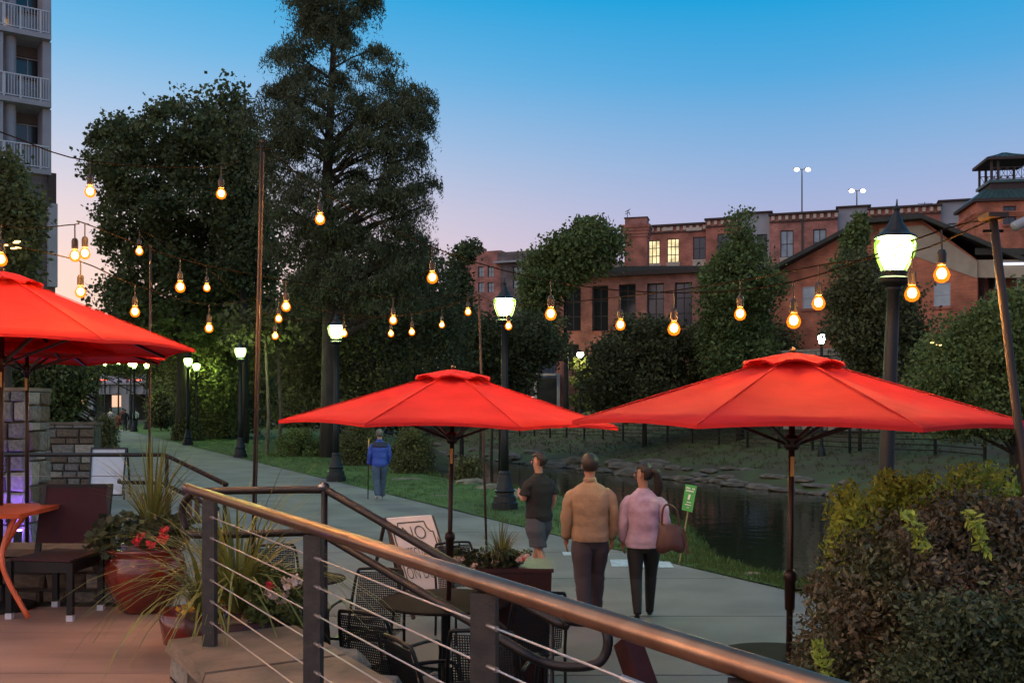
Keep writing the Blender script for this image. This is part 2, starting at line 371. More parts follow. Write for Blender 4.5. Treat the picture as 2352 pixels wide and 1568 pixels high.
path = thing('path', 'grey concrete riverside path curving away to the bridge', None); tag(path, kind='structure')
y = -6.0
while y < 118:
    y2 = y + 2.4
    w0 = 8.5 if y < 22 else 8.5 + (5.2 - 8.5) * sstep(22, 50, y)
    w1 = 8.5 if y2 < 22 else 8.5 + (5.2 - 8.5) * sstep(22, 50, y2)
    g = .014
    A = [(xr(y) - w0, y + g), (xr(y), y + g), (xr(y2), y2 - g), (xr(y2) - w1, y2 - g)]
    mb = MB(); mb.hexa([(a, b, near_z(b) - .15) for a, b in A], [(a, b, near_z(b) + .012) for a, b in A]); build(mb, 'concrete_slab', M['path'], path); y = y2

# lower patio paving, left: flagstones
patio = thing('patio', 'blue grey flagstone paving of the lower patio', None); tag(patio, kind='structure')
yy = 7.5; row = 0
while yy < 24:
    h = .62; x = -16 + (row % 2) * .4
    xe = xr(yy) - 8.6
    while x < xe - .2:
        wd = random.uniform(.7, 1.25)
        dz = random.uniform(-.004, .008)
        if x + wd > xe: wd = xe - x
        if x + wd > -0.36 * yy - 5.0 or True:
            mb = MB(); mb.box((x + wd / 2, yy + h / 2, -.03 + dz + .012 + near_z(yy)), (wd - .025, h - .025, .08)); build(mb, 'flagstone', M['patio'] if random.random() < .55 else M['patio2'], patio)
        x += wd
    yy += h; row += 1

DECK = .65
# rail line of the foreground guard rail
RA = P(430, 1120, .495 * F / 180); RB = P(1838, 1568, .53 * F / 628)
RD = (RB - RA); RL = RD.length; RD.normalize(); RN = Vector((-RD.y, RD.x, 0))      # RN points right/away
RAILZ = RA.z
def rz(t): return RA.z + RD.z * t
def rp(t, off=0, z=0): 
    q = RA + RD * t + RN * off; return Vector((q.x, q.y, z))
wl0 = rp(.22, -.2, 0); 
dk = [G(250, 1392, DECK), G(330, 1396, DECK), G(425, 1411, DECK), G(462, 1455, DECK)]
deckpoly = [(-12, 8.15)] + [(p.x, p.y) for p in dk] + [(rp(.3, -.17).x, rp(.3, -.17).y), (rp(7.5, -.17).x, rp(7.5, -.17).y), (-12, -6)]
deck = thing('terrace_floor', 'warm lit concrete floor of the raised terrace', None); tag(deck, kind='structure')
build(MB().prism(deckpoly[::-1], 0, DECK - .03), 'floor_base', M['deck'], deck)
# poured floor strips with joints: clip polygon into bands along y
def clip_y(poly, y0, y1):
    def cl(pl, yc, keep_above):
        o = []
        for i in range(len(pl)):
            a = pl[i]; b = pl[(i + 1) % len(pl)]
            ia = (a[1] >= yc) == keep_above; ib = (b[1] >= yc) == keep_above
            if ia: o.append(a)
            if ia != ib:
                t = (yc - a[1]) / (b[1] - a[1]); o.append((a[0] + (b[0] - a[0]) * t, yc))
        return o
    return cl(cl(poly, y0, True), y1, False)
e = [-6, -3, -1, 1, 3, 4.6, 6.05, 7.15, 8.15]
for i in range(len(e) - 1):
    pl = clip_y(deckpoly, e[i] + .008, e[i + 1] - .008)
    if len(pl) > 2: build(MB().prism(pl[::-1], DECK - .028, DECK), 'floor_slab', M['deck'], deck)

# ------------------------------------------------------------------ stone helpers
STM = ['stone_a', 'stone_b', 'stone_c']
PROTO = []
def stone_proto():
    for k in range(8):
        bm = MB(); r = random.Random(k)
        j = lambda a: r.uniform(-a, a)
        b = [(-.5 + j(.03), .5, -.5 + j(.05)), (.5 + j(.03), .5, -.5 + j(.05)), (.5 + j(.03), .5, .5 + j(.05)), (-.5 + j(.03), .5, .5 + j(.05))]
        m_ = [(x * .98 + j(.02), -.25, z * .97) for x, _, z in b]
        t = [(x * .82 + j(.05), -.5 + j(.12), z * .76 + j(.05)) for x, _, z in b]
        vs = b + m_ + t; fs = [(0, 1, 2, 3)]
        for q in (0, 4):
            for i in range(4): fs.append((q + i, q + 4 + i, q + 4 + (i + 1) % 4, q + (i + 1) % 4))
        fs.append((8, 11, 10, 9)); bm.add(vs, [tuple(reversed(x)) for x in fs])
        for mm in STM:
            me = bpy.data.meshes.new('stone'); me.from_pydata(bm.v, [], bm.f); me.materials.append(M[mm]); me.update(); PROTO.append((mm, me))
stone_proto()
def stone(parent, c, sz, rz, weights=(5, 3, 2)):
    mm = random.choices(STM, weights)[0]; me = random.choice([p[1] for p in PROTO if p[0] == mm])
    o = bpy.data.objects.new('stone', me); col.objects.link(o); o.parent = parent
    o.location = Vector(c) - chain_loc(parent); o.scale = sz; o.rotation_euler = (0, 0, rz); return o
def stone_face(parent, A, B, z0, z1, h=(.14, .3), wd=(.2, .55), depth=.10, weights=(5, 3, 2), gap=.02):
    """random coursed stones over the vertical face A->B (outside is to the right of A->B)"""
    A = Vector((A[0], A[1], 0)); B = Vector((B[0], B[1], 0)); L_ = (B - A).length; d = (B - A) / L_; rz = math.atan2(d.y, d.x)
    z = z0
    while z < z1 - .04:
        hh = random.uniform(*h)
        if z + hh > z1 - .07: hh = z1 - z
        u = 0
        while u < L_ - .01:
            ww = random.uniform(*wd)
            if u + ww > L_ - wd[0] * .6: ww = L_ - u
            c = A + d * (u + ww / 2); nrm = Vector((d.y, -d.x, 0))
            c = c + nrm * (depth * .25 + random.uniform(-.015, .02)); c.z = z + hh / 2
            stone(parent, c, (ww - gap, depth, hh - gap), rz, weights); u += ww
        z += hh

# low wall under the guard rail
gw = thing('stone_wall', 'stone knee wall with flat cap carrying the steel guard rail', 'wall', rp(2.5, .1, 0))
CAPZ = .87; o0, o1 = -.17, .60; t0, t1 = .26, 5.8
def quadpts(a, b, c, d, z): return [rp(a, c, z), rp(b, c, z), rp(b, d, z), rp(a, d, z)]
build(MB().hexa(quadpts(t0 + .06, t1, o0 + .05, o1 - .05, 0), quadpts(t0 + .06, t1, o0 + .05, o1 - .05, CAPZ - .07)), 'wall_core', M['mortar'], gw)
tt = t0
while tt < t1 - .1:
    t2 = min(t1, tt + random.uniform(.8, 1.15))
    mb = MB(); mb.hexa(quadpts(tt + .006, t2 - .006, o0 - .02, o1 + .03, CAPZ - .065), quadpts(tt + .012, t2 - .012, o0, o1 + .01, CAPZ + random.uniform(-.006, .006)))
    build(mb, 'capstone', M['capstone'], gw); tt = t2
stone_face(gw, rp(t0 + .05, o0 + .05), rp(t1, o0 + .05), DECK, CAPZ - .07, (.09, .15), (.2, .45), .08, (2, 6, 1))
stone_face(gw, rp(t0 + .05, o1 - .05), rp(t0 + .05, o0 + .05), 0, CAPZ - .07, (.12, .2), (.2, .4), .08, (2, 6, 1))
stone_face(gw, rp(t1, o1 - .05), rp(t0 + .05, o1 - .05), 0, CAPZ - .07, (.13, .24), (.2, .5), .10, (5, 4, 1))

# low wall at the back of the terrace
kw = thing('stone_wall', 'low stone wall along the terrace edge behind the sling chair', 'wall', (-4, 8.35, 0))
build(MB().box((-6.9, 8.38, .52), (7.6, .26, 1.04)), 'wall_core', M['mortar'], kw)
x = -10.7
while x < -3.15:
    x2 = min(-3.1, x + random.uniform(.8, 1.2)); mb = MB(); mb.box(((x + x2) / 2, 8.38, 1.075), (x2 - x - .012, .42, .06)); build(mb, 'capstone', M['capstone'], kw); x = x2
stone_face(kw, (-7.2, 8.25), (-3.1, 8.25), DECK, 1.04, (.1, .16), (.18, .4), .08, (2, 6, 1))
# tall stone column and garden wall, left
cz = G(30, 1258, 0).y
cl_ = P(-60, 900, cz); cr_ = P(58, 900, cz)
scn = thing('stone_column', 'tall grey stone column with violet uplight at the left edge', 'column', (cl_.x, cz, 0))
top = P(0, 898, cz).z
build(MB().box(((cl_.x + cr_.x) / 2, cz + .42, top / 2), (cr_.x - cl_.x - .04, .74, top - .02)), 'column_core', M['mortar'], scn)
stone_face(scn, (cl_.x, cz + .04), (cr_.x, cz + .04), 0, top, (.15, .42), (.16, .4), .12, (7, 2, 3))
stone_face(scn, (cr_.x - .03, cz + .06), (cr_.x - .03, cz + .8), 0, top, (.15, .42), (.2, .4), .12, (7, 2, 3))
build(MB().box(((cl_.x + cr_.x) / 2, cz + .42, top + .03), (cr_.x - cl_.x + .06, .86, .06)), 'capstone', M['capstone'], scn)
vl = thing('uplight', 'small violet glowing uplight at the foot of the stone column', 'light', (P(44, 0, 1).x * (cz - .35), cz - .35, 0))
vb = P(42, 1262, cz - .3); vl.location = (vb.x, cz - .32, 0)
build(MB().box((vb.x, cz - .32, .16), (.10, .08, .32)), 'housing', M['black'], vl)
build(MB().box((vb.x, cz - .31, .327), (.09, .07, .012)), 'lens', M['violet'], vl)
gz = G(140, 1142, 0).y
ga = P(50, 975, gz); gb = P(216, 975, gz)
gdw = thing('stone_wall', 'brown stone garden wall between the column and the white easel sign', 'wall', (ga.x, gz, 0))
build(MB().box(((ga.x - 3 + gb.x) / 2, gz + .25, ga.z / 2), (gb.x - ga.x + 3, .36, ga.z - .02)), 'wall_core', M['mortar'], gdw)
stone_face(gdw, (ga.x - .3, gz + .07), (gb.x, gz + .07), 0, ga.z, (.14, .28), (.25, .6), .10, (5, 5, 1), .03)
build(MB().box(((ga.x - 3 + gb.x) / 2, gz + .25, ga.z + .03), (gb.x - ga.x + 3.1, .46, .06)), 'capstone', M['stone_b'], gdw)

# ------------------------------------------------------------------ rocks along the banks
def rock_mesh(seed, m):
    mb = MB(); mb.ball((0, 0, 0), .5, 6); r = Vector((seed * 3.1, seed * 1.7, 0))
    mb.v = [tuple(Vector((v[0], v[1], v[2] * .62)) * (1 + .55 * noise.noise(Vector(v) * 1.6 + r)) + noise.noise_vector(Vector(v) * 4 + r) * .07) for v in mb.v]
    me = bpy.data.meshes.new('rock'); me.from_pydata(mb.v, [], mb.f); me.materials.append(m); me.update(); return me
RK = [rock_mesh(i, M['rock']) for i in range(7)]; RKG = [rock_mesh(i + 9, M['stone_a']) for i in range(4)]
def rock(px, py, zlev, wpx, flat=.5, label='', grey=False, group=None, d=None):
    p = G(px, py, zlev) if d is None else P(px, py, d)
    s = F / p.y; o = bpy.data.objects.new('boulder', random.choice(RKG if grey else RK)); col.objects.link(o)
    wd = wpx / s; o.location = (p.x, p.y, max(tz(p.x, p.y), zlev) - .02 + wd * flat * .12); o.scale = (wd, wd * random.uniform(.7, 1.1), wd * flat); o.rotation_euler = (0, 0, random.uniform(-.5, .5))
    tag(o, label, 'boulder', group)
rock(1195, 1150, 0, 62, 1.1, 'grey angular boulder behind the foot of the middle street lamp', True)
rock(1725, 1322, 0, 60, .5, 'pale boulder on the grass verge beside the river at the right')
rock(1590, 1290, 0, 46, .35, 'small flat rock on the verge below the green sign')
rock(930, 1103, .1, 74, .22, 'flat pinkish rock in the lawn beside the person in blue')
rock(1010, 1145, .02, 66, .25, 'flat pinkish rock in the lawn left of the umbrella pole')
rock(1080, 1115, .05, 70, .45, 'pinkish rock at the lawn edge between umbrella pole and thin pole')
rock(1125, 1128, .02, 60, .6, 'pinkish rock at the lawn edge left of the middle lamp base')
for i in range(84):                      # far shore
    px = 1000 + i * 11.4 + random.uniform(-6, 6); yy_ = None
    k = (px / 1.0 - 1176) / F
    # solve o = 22.5..24.5 along this sight line
    o_ = random.choice([21.4, 21.8, 22.2, 22.7, 23.3, 24.2]); d = (o_ / .892 + 3.54 + .506 * 12.1) / (k + .506)
    x = k * d; zz = max(tz(x, d), WATER); r_ = random.uniform(.35, 1.0) * (1.8 if 1180 < px < 1500 else 1.1)
    o = bpy.data.objects.new('boulder', random.choice(RK)); col.objects.link(o)
    o.location = (x, d, zz + .05); o.scale = (r_ * 1.5, r_ * .8, r_ * random.uniform(.3, .7)); o.rotation_euler = (0, 0, -1.1 + random.uniform(-.4, .4))
    tag(o, 'brown boulder lying along the far shore at the waterline', 'boulder', 'boulders along the far shore')

# ------------------------------------------------------------------ guard rail, foreground
gr = thing('guard_rail', 'foreground steel guard rail with round top pipe and thin cables', 'railing', rp(2.5, 0, CAPZ))
build(MB().tube([RA - RD * .02, RB + RD * 1.4], .029, 24), 'handrail', M['rail'], gr, True)
def t_of(px):       # parameter on the rail line seen at px
    k = (px - 1176) / F; return (k * RA.y - RA.x) / (RD.x - k * RD.y)
for px, wpx in ((482, 33), (720, 44), (1113, 52), (1716, 60)):
    t = t_of(px); c = rp(t, 0, 0); wd = .075
    mb = MB()
    p = build(mb.box((c.x, c.y, (CAPZ + rz(t) - .03) / 2), (.078, .040, rz(t) - .03 - CAPZ), R(-14)), 'post', M['post'], gr)
    for k in range(6):
        z = rz(t) - .125 - k * .122; build(MB().tube([rp(t + .02, 0.0, z), rp(t + .075, 0, z)], .0085, 8), 'cable_fitting', M['cable'], gr)
for k in range(6):
    z = -.125 - k * .122; build(MB().tube([rp(t_of(482), 0, z + rz(t_of(482))), rp(RL + 1.4, 0, z + rz(RL + 1.4))], .0035, 6), 'cable', M['cable'], gr)
tt = t_of(1430)
build(MB().tube([rp(tt, 0, rz(tt) - .125), rp(tt + .12, 0, rz(tt + .12) - .125)], .010, 8), 'turnbuckle', M['cable'], gr)
build(MB().tube([rp(tt + .1, 0, rz(tt + .1) - .125), rp(tt + .30, 0, rz(tt + .3) - .125)], .0065, 8), 'turnbuckle', M['cable'], gr)

# ------------------------------------------------------------------ stair rails (black pipe loops)
s1 = thing('stair_railing', 'black pipe stair railing with rounded end behind the steel rail', 'railing', P(745, 1500, 6.6))
def d_of(a, b, t): return a + (b - a) * t
A0 = P(445, 1128, 6.9); A1 = P(733, 1124, 6.6); A2 = P(765, 1134, 6.55); A3 = P(1235, 1405, 5.35); A4 = P(1305, 1424, 5.2)
E1 = P(1375, 1432, 5.15); E2 = P(1396, 1462, 5.1); E3 = P(1388, 1506, 5.1); E4 = P(1352, 1528, 5.1)
B4 = P(1255, 1522, 5.2); B3 = P(1130, 1455, 5.35); B2 = P(765, 1240, 6.55); B1 = P(728, 1222, 6.6); B0 = P(450, 1228, 6.9)
C1 = P(425, 1205, 6.95); C2 = P(420, 1160, 6.95)
build(MB().tube(smooth_path([A0, A1, A2, A3, A4, E1, E2, E3, E4, B4, B3, B2, B1, B0, C1, C2, A0], 5), .026, 12, False), 'handrail', M['blackrail'], s1, True)
for p in (P(745, 1127, 6.59), P(1268, 1418, 5.27)):
    build(MB().tube([p, Vector((p.x, p.y, 0))], .022 if p.y > 6 else .012, 10), 'post', M['blackrail'], s1, True)
build(MB().tube([A1 + Vector((0, 0, .012)), A1 + Vector((.04, -.01, .03))], .02, 8), 'weld_cap', M['cable'], s1, True)
s2 = thing('stair_railing', 'farther black pipe stair railing beyond the potted spiky grass', 'railing', P(385, 1400, 11))
F0 = P(-150, 1044, 11); F1 = P(380, 1044, 11); F2 = P(520, 1112, 9.8)
build(MB().tube([F0, F1, F2], .024, 10), 'handrail', M['blackrail'], s2, True)
build(MB().tube(smooth_path([P(330, 1107, 11), P(278, 1107, 11), P(274, 1103, 11.1)], 3) , .021, 10), 'handrail', M['blackrail'], s2, True)
build(MB().tube([P(278, 1107, 11), P(372, 1109, 11), P(500, 1168, 9.8)], .022, 10), 'handrail', M['blackrail'], s2, True)
for p in (P(383, 1046, 11), P(20, 1046, 11), P(516, 1112, 9.85)): build(MB().tube([p, Vector((p.x, p.y, 0))], .021, 8), 'post', M['blackrail'], s2)
for k in range(1): build(MB().tube([P(-150, 1093 , 11), P(380, 1093, 11)], .004, 5), 'cable', M['cable'], s2)

# ------------------------------------------------------------------ buildings
class Fac:
    def __init__(s, P0, P1):
        s.a = Vector((P0[0], P0[1], 0)); s.b = Vector((P1[0], P1[1], 0)); s.L = (s.b - s.a).length; s.u = (s.b - s.a) / s.L; s.n = Vector((s.u.y, -s.u.x, 0))
    def U(s, px):
        k = (px - 1176) / F; return (k * s.a.y - s.a.x) / (s.u.x - k * s.u.y)
    def D(s, px): return (s.a + s.u * s.U(px)).y
    def Z(s, px, py): return EYE - (py - HZ) * s.D(px) / F
    def pt(s, u, z, o=0): q = s.a + s.u * u + s.n * o; return Vector((q.x, q.y, z))
    def block(s, mb, u0, u1, z0, z1, o0, o1):
        return mb.hexa([s.pt(u0, z0, o1), s.pt(u1, z0, o1), s.pt(u1, z0, o0), s.pt(u0, z0, o0)], [s.pt(u0, z1, o1), s.pt(u1, z1, o1), s.pt(u1, z1, o0), s.pt(u0, z1, o0)])
    def wall(s, u0, u1, z0, z1, holes, m, parent, depth=.25, name='wall', back=8, off=0):
        mb = MB(); us = sorted({u0, u1, *[h[0] for h in holes], *[h[1] for h in holes]}); zs = sorted({z0, z1, *[h[2] for h in holes], *[h[3] for h in holes]})
        us = [q for q in us if u0 <= q <= u1]; zs = [q for q in zs if z0 <= q <= z1]
        for i in range(len(us) - 1):
            for j in range(len(zs) - 1):
                cu = (us[i] + us[i + 1]) / 2; czz = (zs[j] + zs[j + 1]) / 2
                if any(h[0] < cu < h[1] and h[2] < czz < h[3] for h in holes): continue
                mb.add([s.pt(us[i], zs[j], off), s.pt(us[i + 1], zs[j], off), s.pt(us[i + 1], zs[j + 1], off), s.pt(us[i], zs[j + 1], off)], [(0, 1, 2, 3)])
        for h in holes:
            a, b, c, d = h; f = [s.pt(a, c, off), s.pt(b, c, off), s.pt(b, d, off), s.pt(a, d, off)]; g = [s.pt(a, c, off - depth), s.pt(b, c, off - depth), s.pt(b, d, off - depth), s.pt(a, d, off - depth)]
            mb.add(f + g, [(0, 4, 5, 1), (1, 5, 6, 2), (2, 6, 7, 3), (3, 7, 4, 0), (4, 7, 6, 5)])
        # sides, back, top
        c = [s.pt(u0, z0, off), s.pt(u1, z0, off), s.pt(u1, z0, -back), s.pt(u0, z0, -back)]; d = [Vector((q.x, q.y, z1)) for q in c]
        mb.add(c + d, [(1, 2, 6, 5), (2, 3, 7, 6), (3, 0, 4, 7), (4, 5, 6, 7)])
        return build(mb, name, m, parent)
    def window(s, h, parent, frame, pane, cols=2, rows=2, depth=.25, off=0, fw=.07, mw=.04, sill=None, label=None):
        a, b, c, d = h; mb = MB(); o0, o1 = off - depth + .06, off - depth + .12
        for q in ((a, a + fw, c, d), (b - fw, b, c, d), (a + fw, b - fw, c, c + fw), (a + fw, b - fw, d - fw, d)): s.block(mb, *q, o0, o1)
        for i in range(1, cols): x = a + (b - a) * i / cols; s.block(mb, x - mw / 2, x + mw / 2, c + fw, d - fw, o0, o1 - .01)
        for i in range(1, rows): z = c + (d - c) * i / rows; s.block(mb, a + fw, b - fw, z - mw / 2, z + mw / 2, o0, o1 - .015)
        w_ = build(mb, 'window', frame, parent)
        if label: w_['label'] = label
        mb = MB(); s.block(mb, a + fw, b - fw, c + fw, d - fw, o0 + .01, o0 + .025); build(mb, 'pane', pane, w_)
        if sill:
            mb = MB(); s.block(mb, a - .1, b + .1, c - .18, c, off + .003, off + .10); build(mb, 'sill', sill, w_)
        return w_
def hole(fc, x0, x1, y0, y1):
    xm = (x0 + x1) / 2; return (fc.U(x0), fc.U(x1), fc.Z(xm, y1), fc.Z(xm, y0))

# long brick loft row on the hill
fc = Fac(((1490 - 1176) * 112 / F, 112), ((2180 - 1176) * 102.6 / F, 102.6)); Z0 = 3
lofts = thing('apartment_row', 'long red brick loft row on the hill with grey stair bays', 'building', (fc.a.x, fc.a.y, Z0))
segs = [  # x0, x1, ytop, material, proud, cornice
    (1432, 1492, 533, 'brick', -.6, False), (1491, 1622, 519, 'brick', 0, True), (1622, 1700, 507, 'brick', .5, True), (1700, 1768, 490, 'panelgrey', -.2, False),
    (1768, 1924, 494, 'brick3', .5, True), (1924, 1994, 476, 'panelgrey', -.2, False), (1994, 2160, 480, 'brick', .5, True), (2158, 2250, 462, 'panelgrey', .0, False)]
wins = {1: [(1489, 1516, 552, 606, 'lit'), (1532, 1560, 548, 603, 'lit'), (1592, 1621, 544, 596, 'dk')],
        2: [(1649, 1690, 538, 592, 'dk')], 3: [(1738, 1762, 537, 600, 'dk')],
        4: [(1793, 1823, 531, 593, 'rf'), (1868, 1898, 528, 587, 'rf')], 5: [(1942, 1962, 528, 575, 'dk')],
        6: [], 7: [(2178, 2232, 512, 545, 'rf')]}
for i, (x0, x1, yt, mm, pr, cor) in enumerate(segs):
    xm = (x0 + x1) / 2; u0, u1 = fc.U(x0) + .01, fc.U(x1) - .01; zt = fc.Z(xm, yt); hs = []
    for k in wins.get(i, []): hs.append((*hole(fc, *k[:4]), k[4]))
    fc.wall(u0, u1, Z0, zt, [h[:4] for h in hs], M[mm], lofts, off=pr, name='wall', back=9)
    for h in hs:
        pane = {'lit': M['litwin'], 'dk': M['glassdk'], 'rf': M['glassbl']}[h[4]]
        lit = h[4] == 'lit'
        fc.window(h[:4], lofts, M['frame_dk'], pane, 3 if lit else 2, 3 if lit else 2, off=pr, mw=.09, fw=.09, sill=M['limestone'] if mm != 'panelgrey' else None, label='glowing yellow gridded window' if lit else None)
        if mm != 'panelgrey':
            mb = MB(); fc.block(mb, h[0] - .05, h[1] + .05, h[2] - .95, h[2] - .19, pr + .003, pr + .06); build(mb, 'apron_panel', M['limestone'], lofts)
    if cor:
        mb = MB(); fc.block(mb, u0 - .12, u1 + .12, zt, zt + .22, pr - .3, pr + .35); fc.block(mb, u0, u1, zt - .75, zt - .62, pr + .003, pr + .16); build(mb, 'cornice', M['corn'], lofts)
        mb = MB(); u = u0 + .2
        while u < u1 - .3: fc.block(mb, u, u + .32, zt - .50, zt - .06, pr + .003, pr + .20); u += .72
        tag(build(mb, 'dentils', M['limestone'], lofts), kind='stuff')
    else:
        mb = MB(); fc.block(mb, u0 - .2, u1 + .3, zt, zt + .16, pr - 2, pr + .4); build(mb, 'roof_edge', M['corn'], lofts)
for x0, x1 in ((1521, 1541), (1576, 1612)):
    mb = MB(); fc.block(mb, fc.U(x0), fc.U(x1), fc.Z(x0, 531), fc.Z(x0, 524), .004, .18); build(mb, 'stone_panel', M['limestone'], lofts)
for x in (1843, 2075):
    mb = MB(); fc.block(mb, fc.U(x) - .09, fc.U(x) + .09, Z0, fc.Z(x, 490), .503, .65); build(mb, 'downpipe', M['frame_dk'], lofts)
# chimney in front
dch = 101.0; c0 = P(1463, 640, dch)
ch = thing('brick_chimney', 'massive square red brick chimney with flared cap above the mill', 'chimney', (c0.x, dch, 4))
wch = 52 / F * dch
ztop = P(0, 503, dch).z; zs_ = P(0, 520, dch).z
rz_ = R(-14)
build(MB().box((c0.x, dch, (4 + zs_ - 1.2) / 2), (wch, wch * .8, zs_ - 1.2 - 4), rz_), 'stack', M['brick'], ch)
for k in range(4): build(MB().box((c0.x, dch, zs_ - 1.05 + k * .3), (wch + .12 * (k + 1) * 1.3, wch * .8 + .12 * (k + 1) * 1.3, .3), rz_), 'corbel_course', M['brick'], ch)
build(MB().box((c0.x, dch, zs_ + .38), (wch * .97, wch * .76, .62), rz_), 'crown', M['brick3'], ch)
build(MB().box((c0.x, dch, zs_ + .74), (wch * 1.04, wch * .83, .10), rz_), 'coping', M['corn'], ch)
ant = thing('antenna', 'thin wire antenna on top of the brick chimney', 'antenna', P(1440, 502, dch))
build(MB().tube([P(1441, 504, dch), P(1441, 483, dch)], .035, 5), 'mast', M['black'], ant)
for a_, b_ in (((1436, 487), (1448, 480)), ((1436, 492), (1446, 488)), ((1443, 482), (1447, 494))): build(MB().tube([P(*a_, dch), P(*b_, dch)], .03, 4), 'antenna_rod', M['black'], ant)
ant2 = thing('antenna', 'thin television antenna above the brick roof near the lamp', 'antenna', P(2124, 480, 103))
build(MB().tube([P(2124, 484, 103), P(2124, 464, 103)], .035, 5), 'mast', M['black'], ant2); build(MB().tube([P(2108, 468, 103), P(2142, 467, 103)], .03, 4), 'antenna_rod', M['black'], ant2)

# tan block behind + brick mill with tall dark windows
bl = thing('annex', 'small tan stucco annex left of the brick chimney', 'building', P(1400, 640, 108))
a = P(1394, 605, 108); b = P(1440, 640, 108); build(MB().box(((a.x + b.x) / 2, 110, (a.z + 3) / 2), (b.x - a.x + 1, 4, a.z - 3)), 'wall', M['stucco'], bl)
build(MB().box(((a.x + b.x) / 2, 110, a.z + .06), (b.x - a.x + 1.2, 4.2, .12)), 'roof_edge', M['corn'], bl)
fm = Fac(((1277 - 1176) * 97 / F, 97), ((1640 - 1176) * 92 / F, 92))
mill = thing('brick_mill', 'low brick mill building with five tall dark windows', 'building', (fm.a.x, fm.a.y, 2))
hs = [hole(fm, *k) for k in ((1296, 1334, 660, 760), (1360, 1397, 656, 760), (1421, 1460, 652, 758), (1486, 1525, 650, 756), (1550, 1590, 648, 754))]
hs2 = [hole(fm, *k) for k in ((1296, 1330, 790, 850), (1360, 1394, 788, 848), (1421, 1455, 786, 846))]
ztm = fm.Z(1450, 634)
fm.wall(0, fm.L, 1.5, ztm, hs + hs2, M['brick3'], mill, depth=.5, back=14)
for h in hs: fm.window(h, mill, M['frame_dk'], M['glassdk'], 2, 3, depth=.5, fw=.12, mw=.1, sill=M['brick'])
for h in hs2: fm.window(h, mill, M['frame_dk'], M['glassdk'], 2, 2, depth=.5, fw=.12, mw=.08)
mb = MB(); fm.block(mb, -.5, fm.L + .5, ztm, ztm + .35, -14.4, .6); build(mb, 'roof', M['corn'], mill)
mb = MB(); 
um = fm.U(1432)
mb.add([fm.pt(-.4, ztm + .35, .4), fm.pt(um, ztm + .95, .3), fm.pt(fm.L + .4, ztm + .55, .4), fm.pt(fm.L + .4, ztm + .35, .4)] + [fm.pt(-.4, ztm + .36, -14), fm.pt(um, ztm + 1.2, -14), fm.pt(fm.L + .4, ztm + .8, -14), fm.pt(fm.L + .4, ztm + .36, -14)],
       [(0, 3, 2, 1), (4, 5, 6, 7), (0, 1, 5, 4), (1, 2, 6, 5), (2, 3, 7, 6)]); build(mb, 'roof', M['shingle'], mill)

# gabled brick house
fh = Fac(((1775 - 1176) * 68 / F, 68), ((2245 - 1176) * 62 / F, 62))
hs_ = thing('brick_house', 'gabled red brick house with pale blinds behind the tall lamp', 'building', (fh.a.x, fh.a.y, 2.5))
hol = [hole(fh, 2145, 2183, 650, 703), hole(fh, 1844, 1880, 658, 708), hole(fh, 2000, 2034, 655, 706)]
ze = fh.Z(1800, 628); zr = fh.Z(2050, 512)
fh.wall(0, fh.L, 2.2, ze, hol, M['brick2'], hs_, depth=.12, back=12)
for h in hol: fh.window(h, hs_, M['frame_wh'], M['blind'], 1, 2, depth=.12, fw=.035, mw=.07, sill=M['brick'])
uL, uR, uA, uB = 0, fh.L, fh.U(1985), fh.U(2120)
zre = fh.Z(2240, 590)
mb = MB(); prof = [(uL, ze), (uR, ze), (uR, max(ze, zre - .2)), (uB, zr), (uA, zr)]
fr = [fh.pt(u, z, 0) for u, z in prof]; bk = [fh.pt(u, z, -12) for u, z in prof]; n = 5
mb.add(fr + bk, [tuple(range(n)), tuple(range(n, 2 * n))[::-1]]); build(mb, 'gable_wall', M['stucco'] if False else M['brick2'], hs_)
mb = MB(); mb.add([fh.pt(fh.U(2020), fh.Z(2020, 560), .004), fh.pt(uR, fh.Z(2240, 640), .004), fh.pt(uR, zre - .3, .004), fh.pt(uB, zr - .3, .004), fh.pt(fh.U(2020), zr - .3, .004)] +
                  [fh.pt(fh.U(2020), fh.Z(2020, 560), .05), fh.pt(uR, fh.Z(2240, 640), .05), fh.pt(uR, zre - .3, .05), fh.pt(uB, zr - .3, .05), fh.pt(fh.U(2020), zr - .3, .05)],
                  [(5, 6, 7, 8, 9), (0, 5, 9, 4), (0, 1, 6, 5), (1, 2, 7, 6), (2, 3, 8, 7), (3, 4, 9, 8)]); build(mb, 'stucco_panel', M['stucco'], hs_)
def slope(u0, z0, u1, z1, th=.28, f_=.9):
    mb = MB(); a = [fh.pt(u0, z0, f_), fh.pt(u1, z1, f_), fh.pt(u1, z1, -12.5), fh.pt(u0, z0, -12.5)]
    return mb.hexa([q for q in a], [q + Vector((0, 0, th)) for q in a])
build(slope(uL - .9, ze - .35, uA, zr), 'roof', M['shingle'], hs_); build(slope(uA, zr, uB, zr), 'roof', M['shingle'], hs_); build(slope(uB, zr, uR + 3.2, zre - .9), 'roof', M['shingle'], hs_)
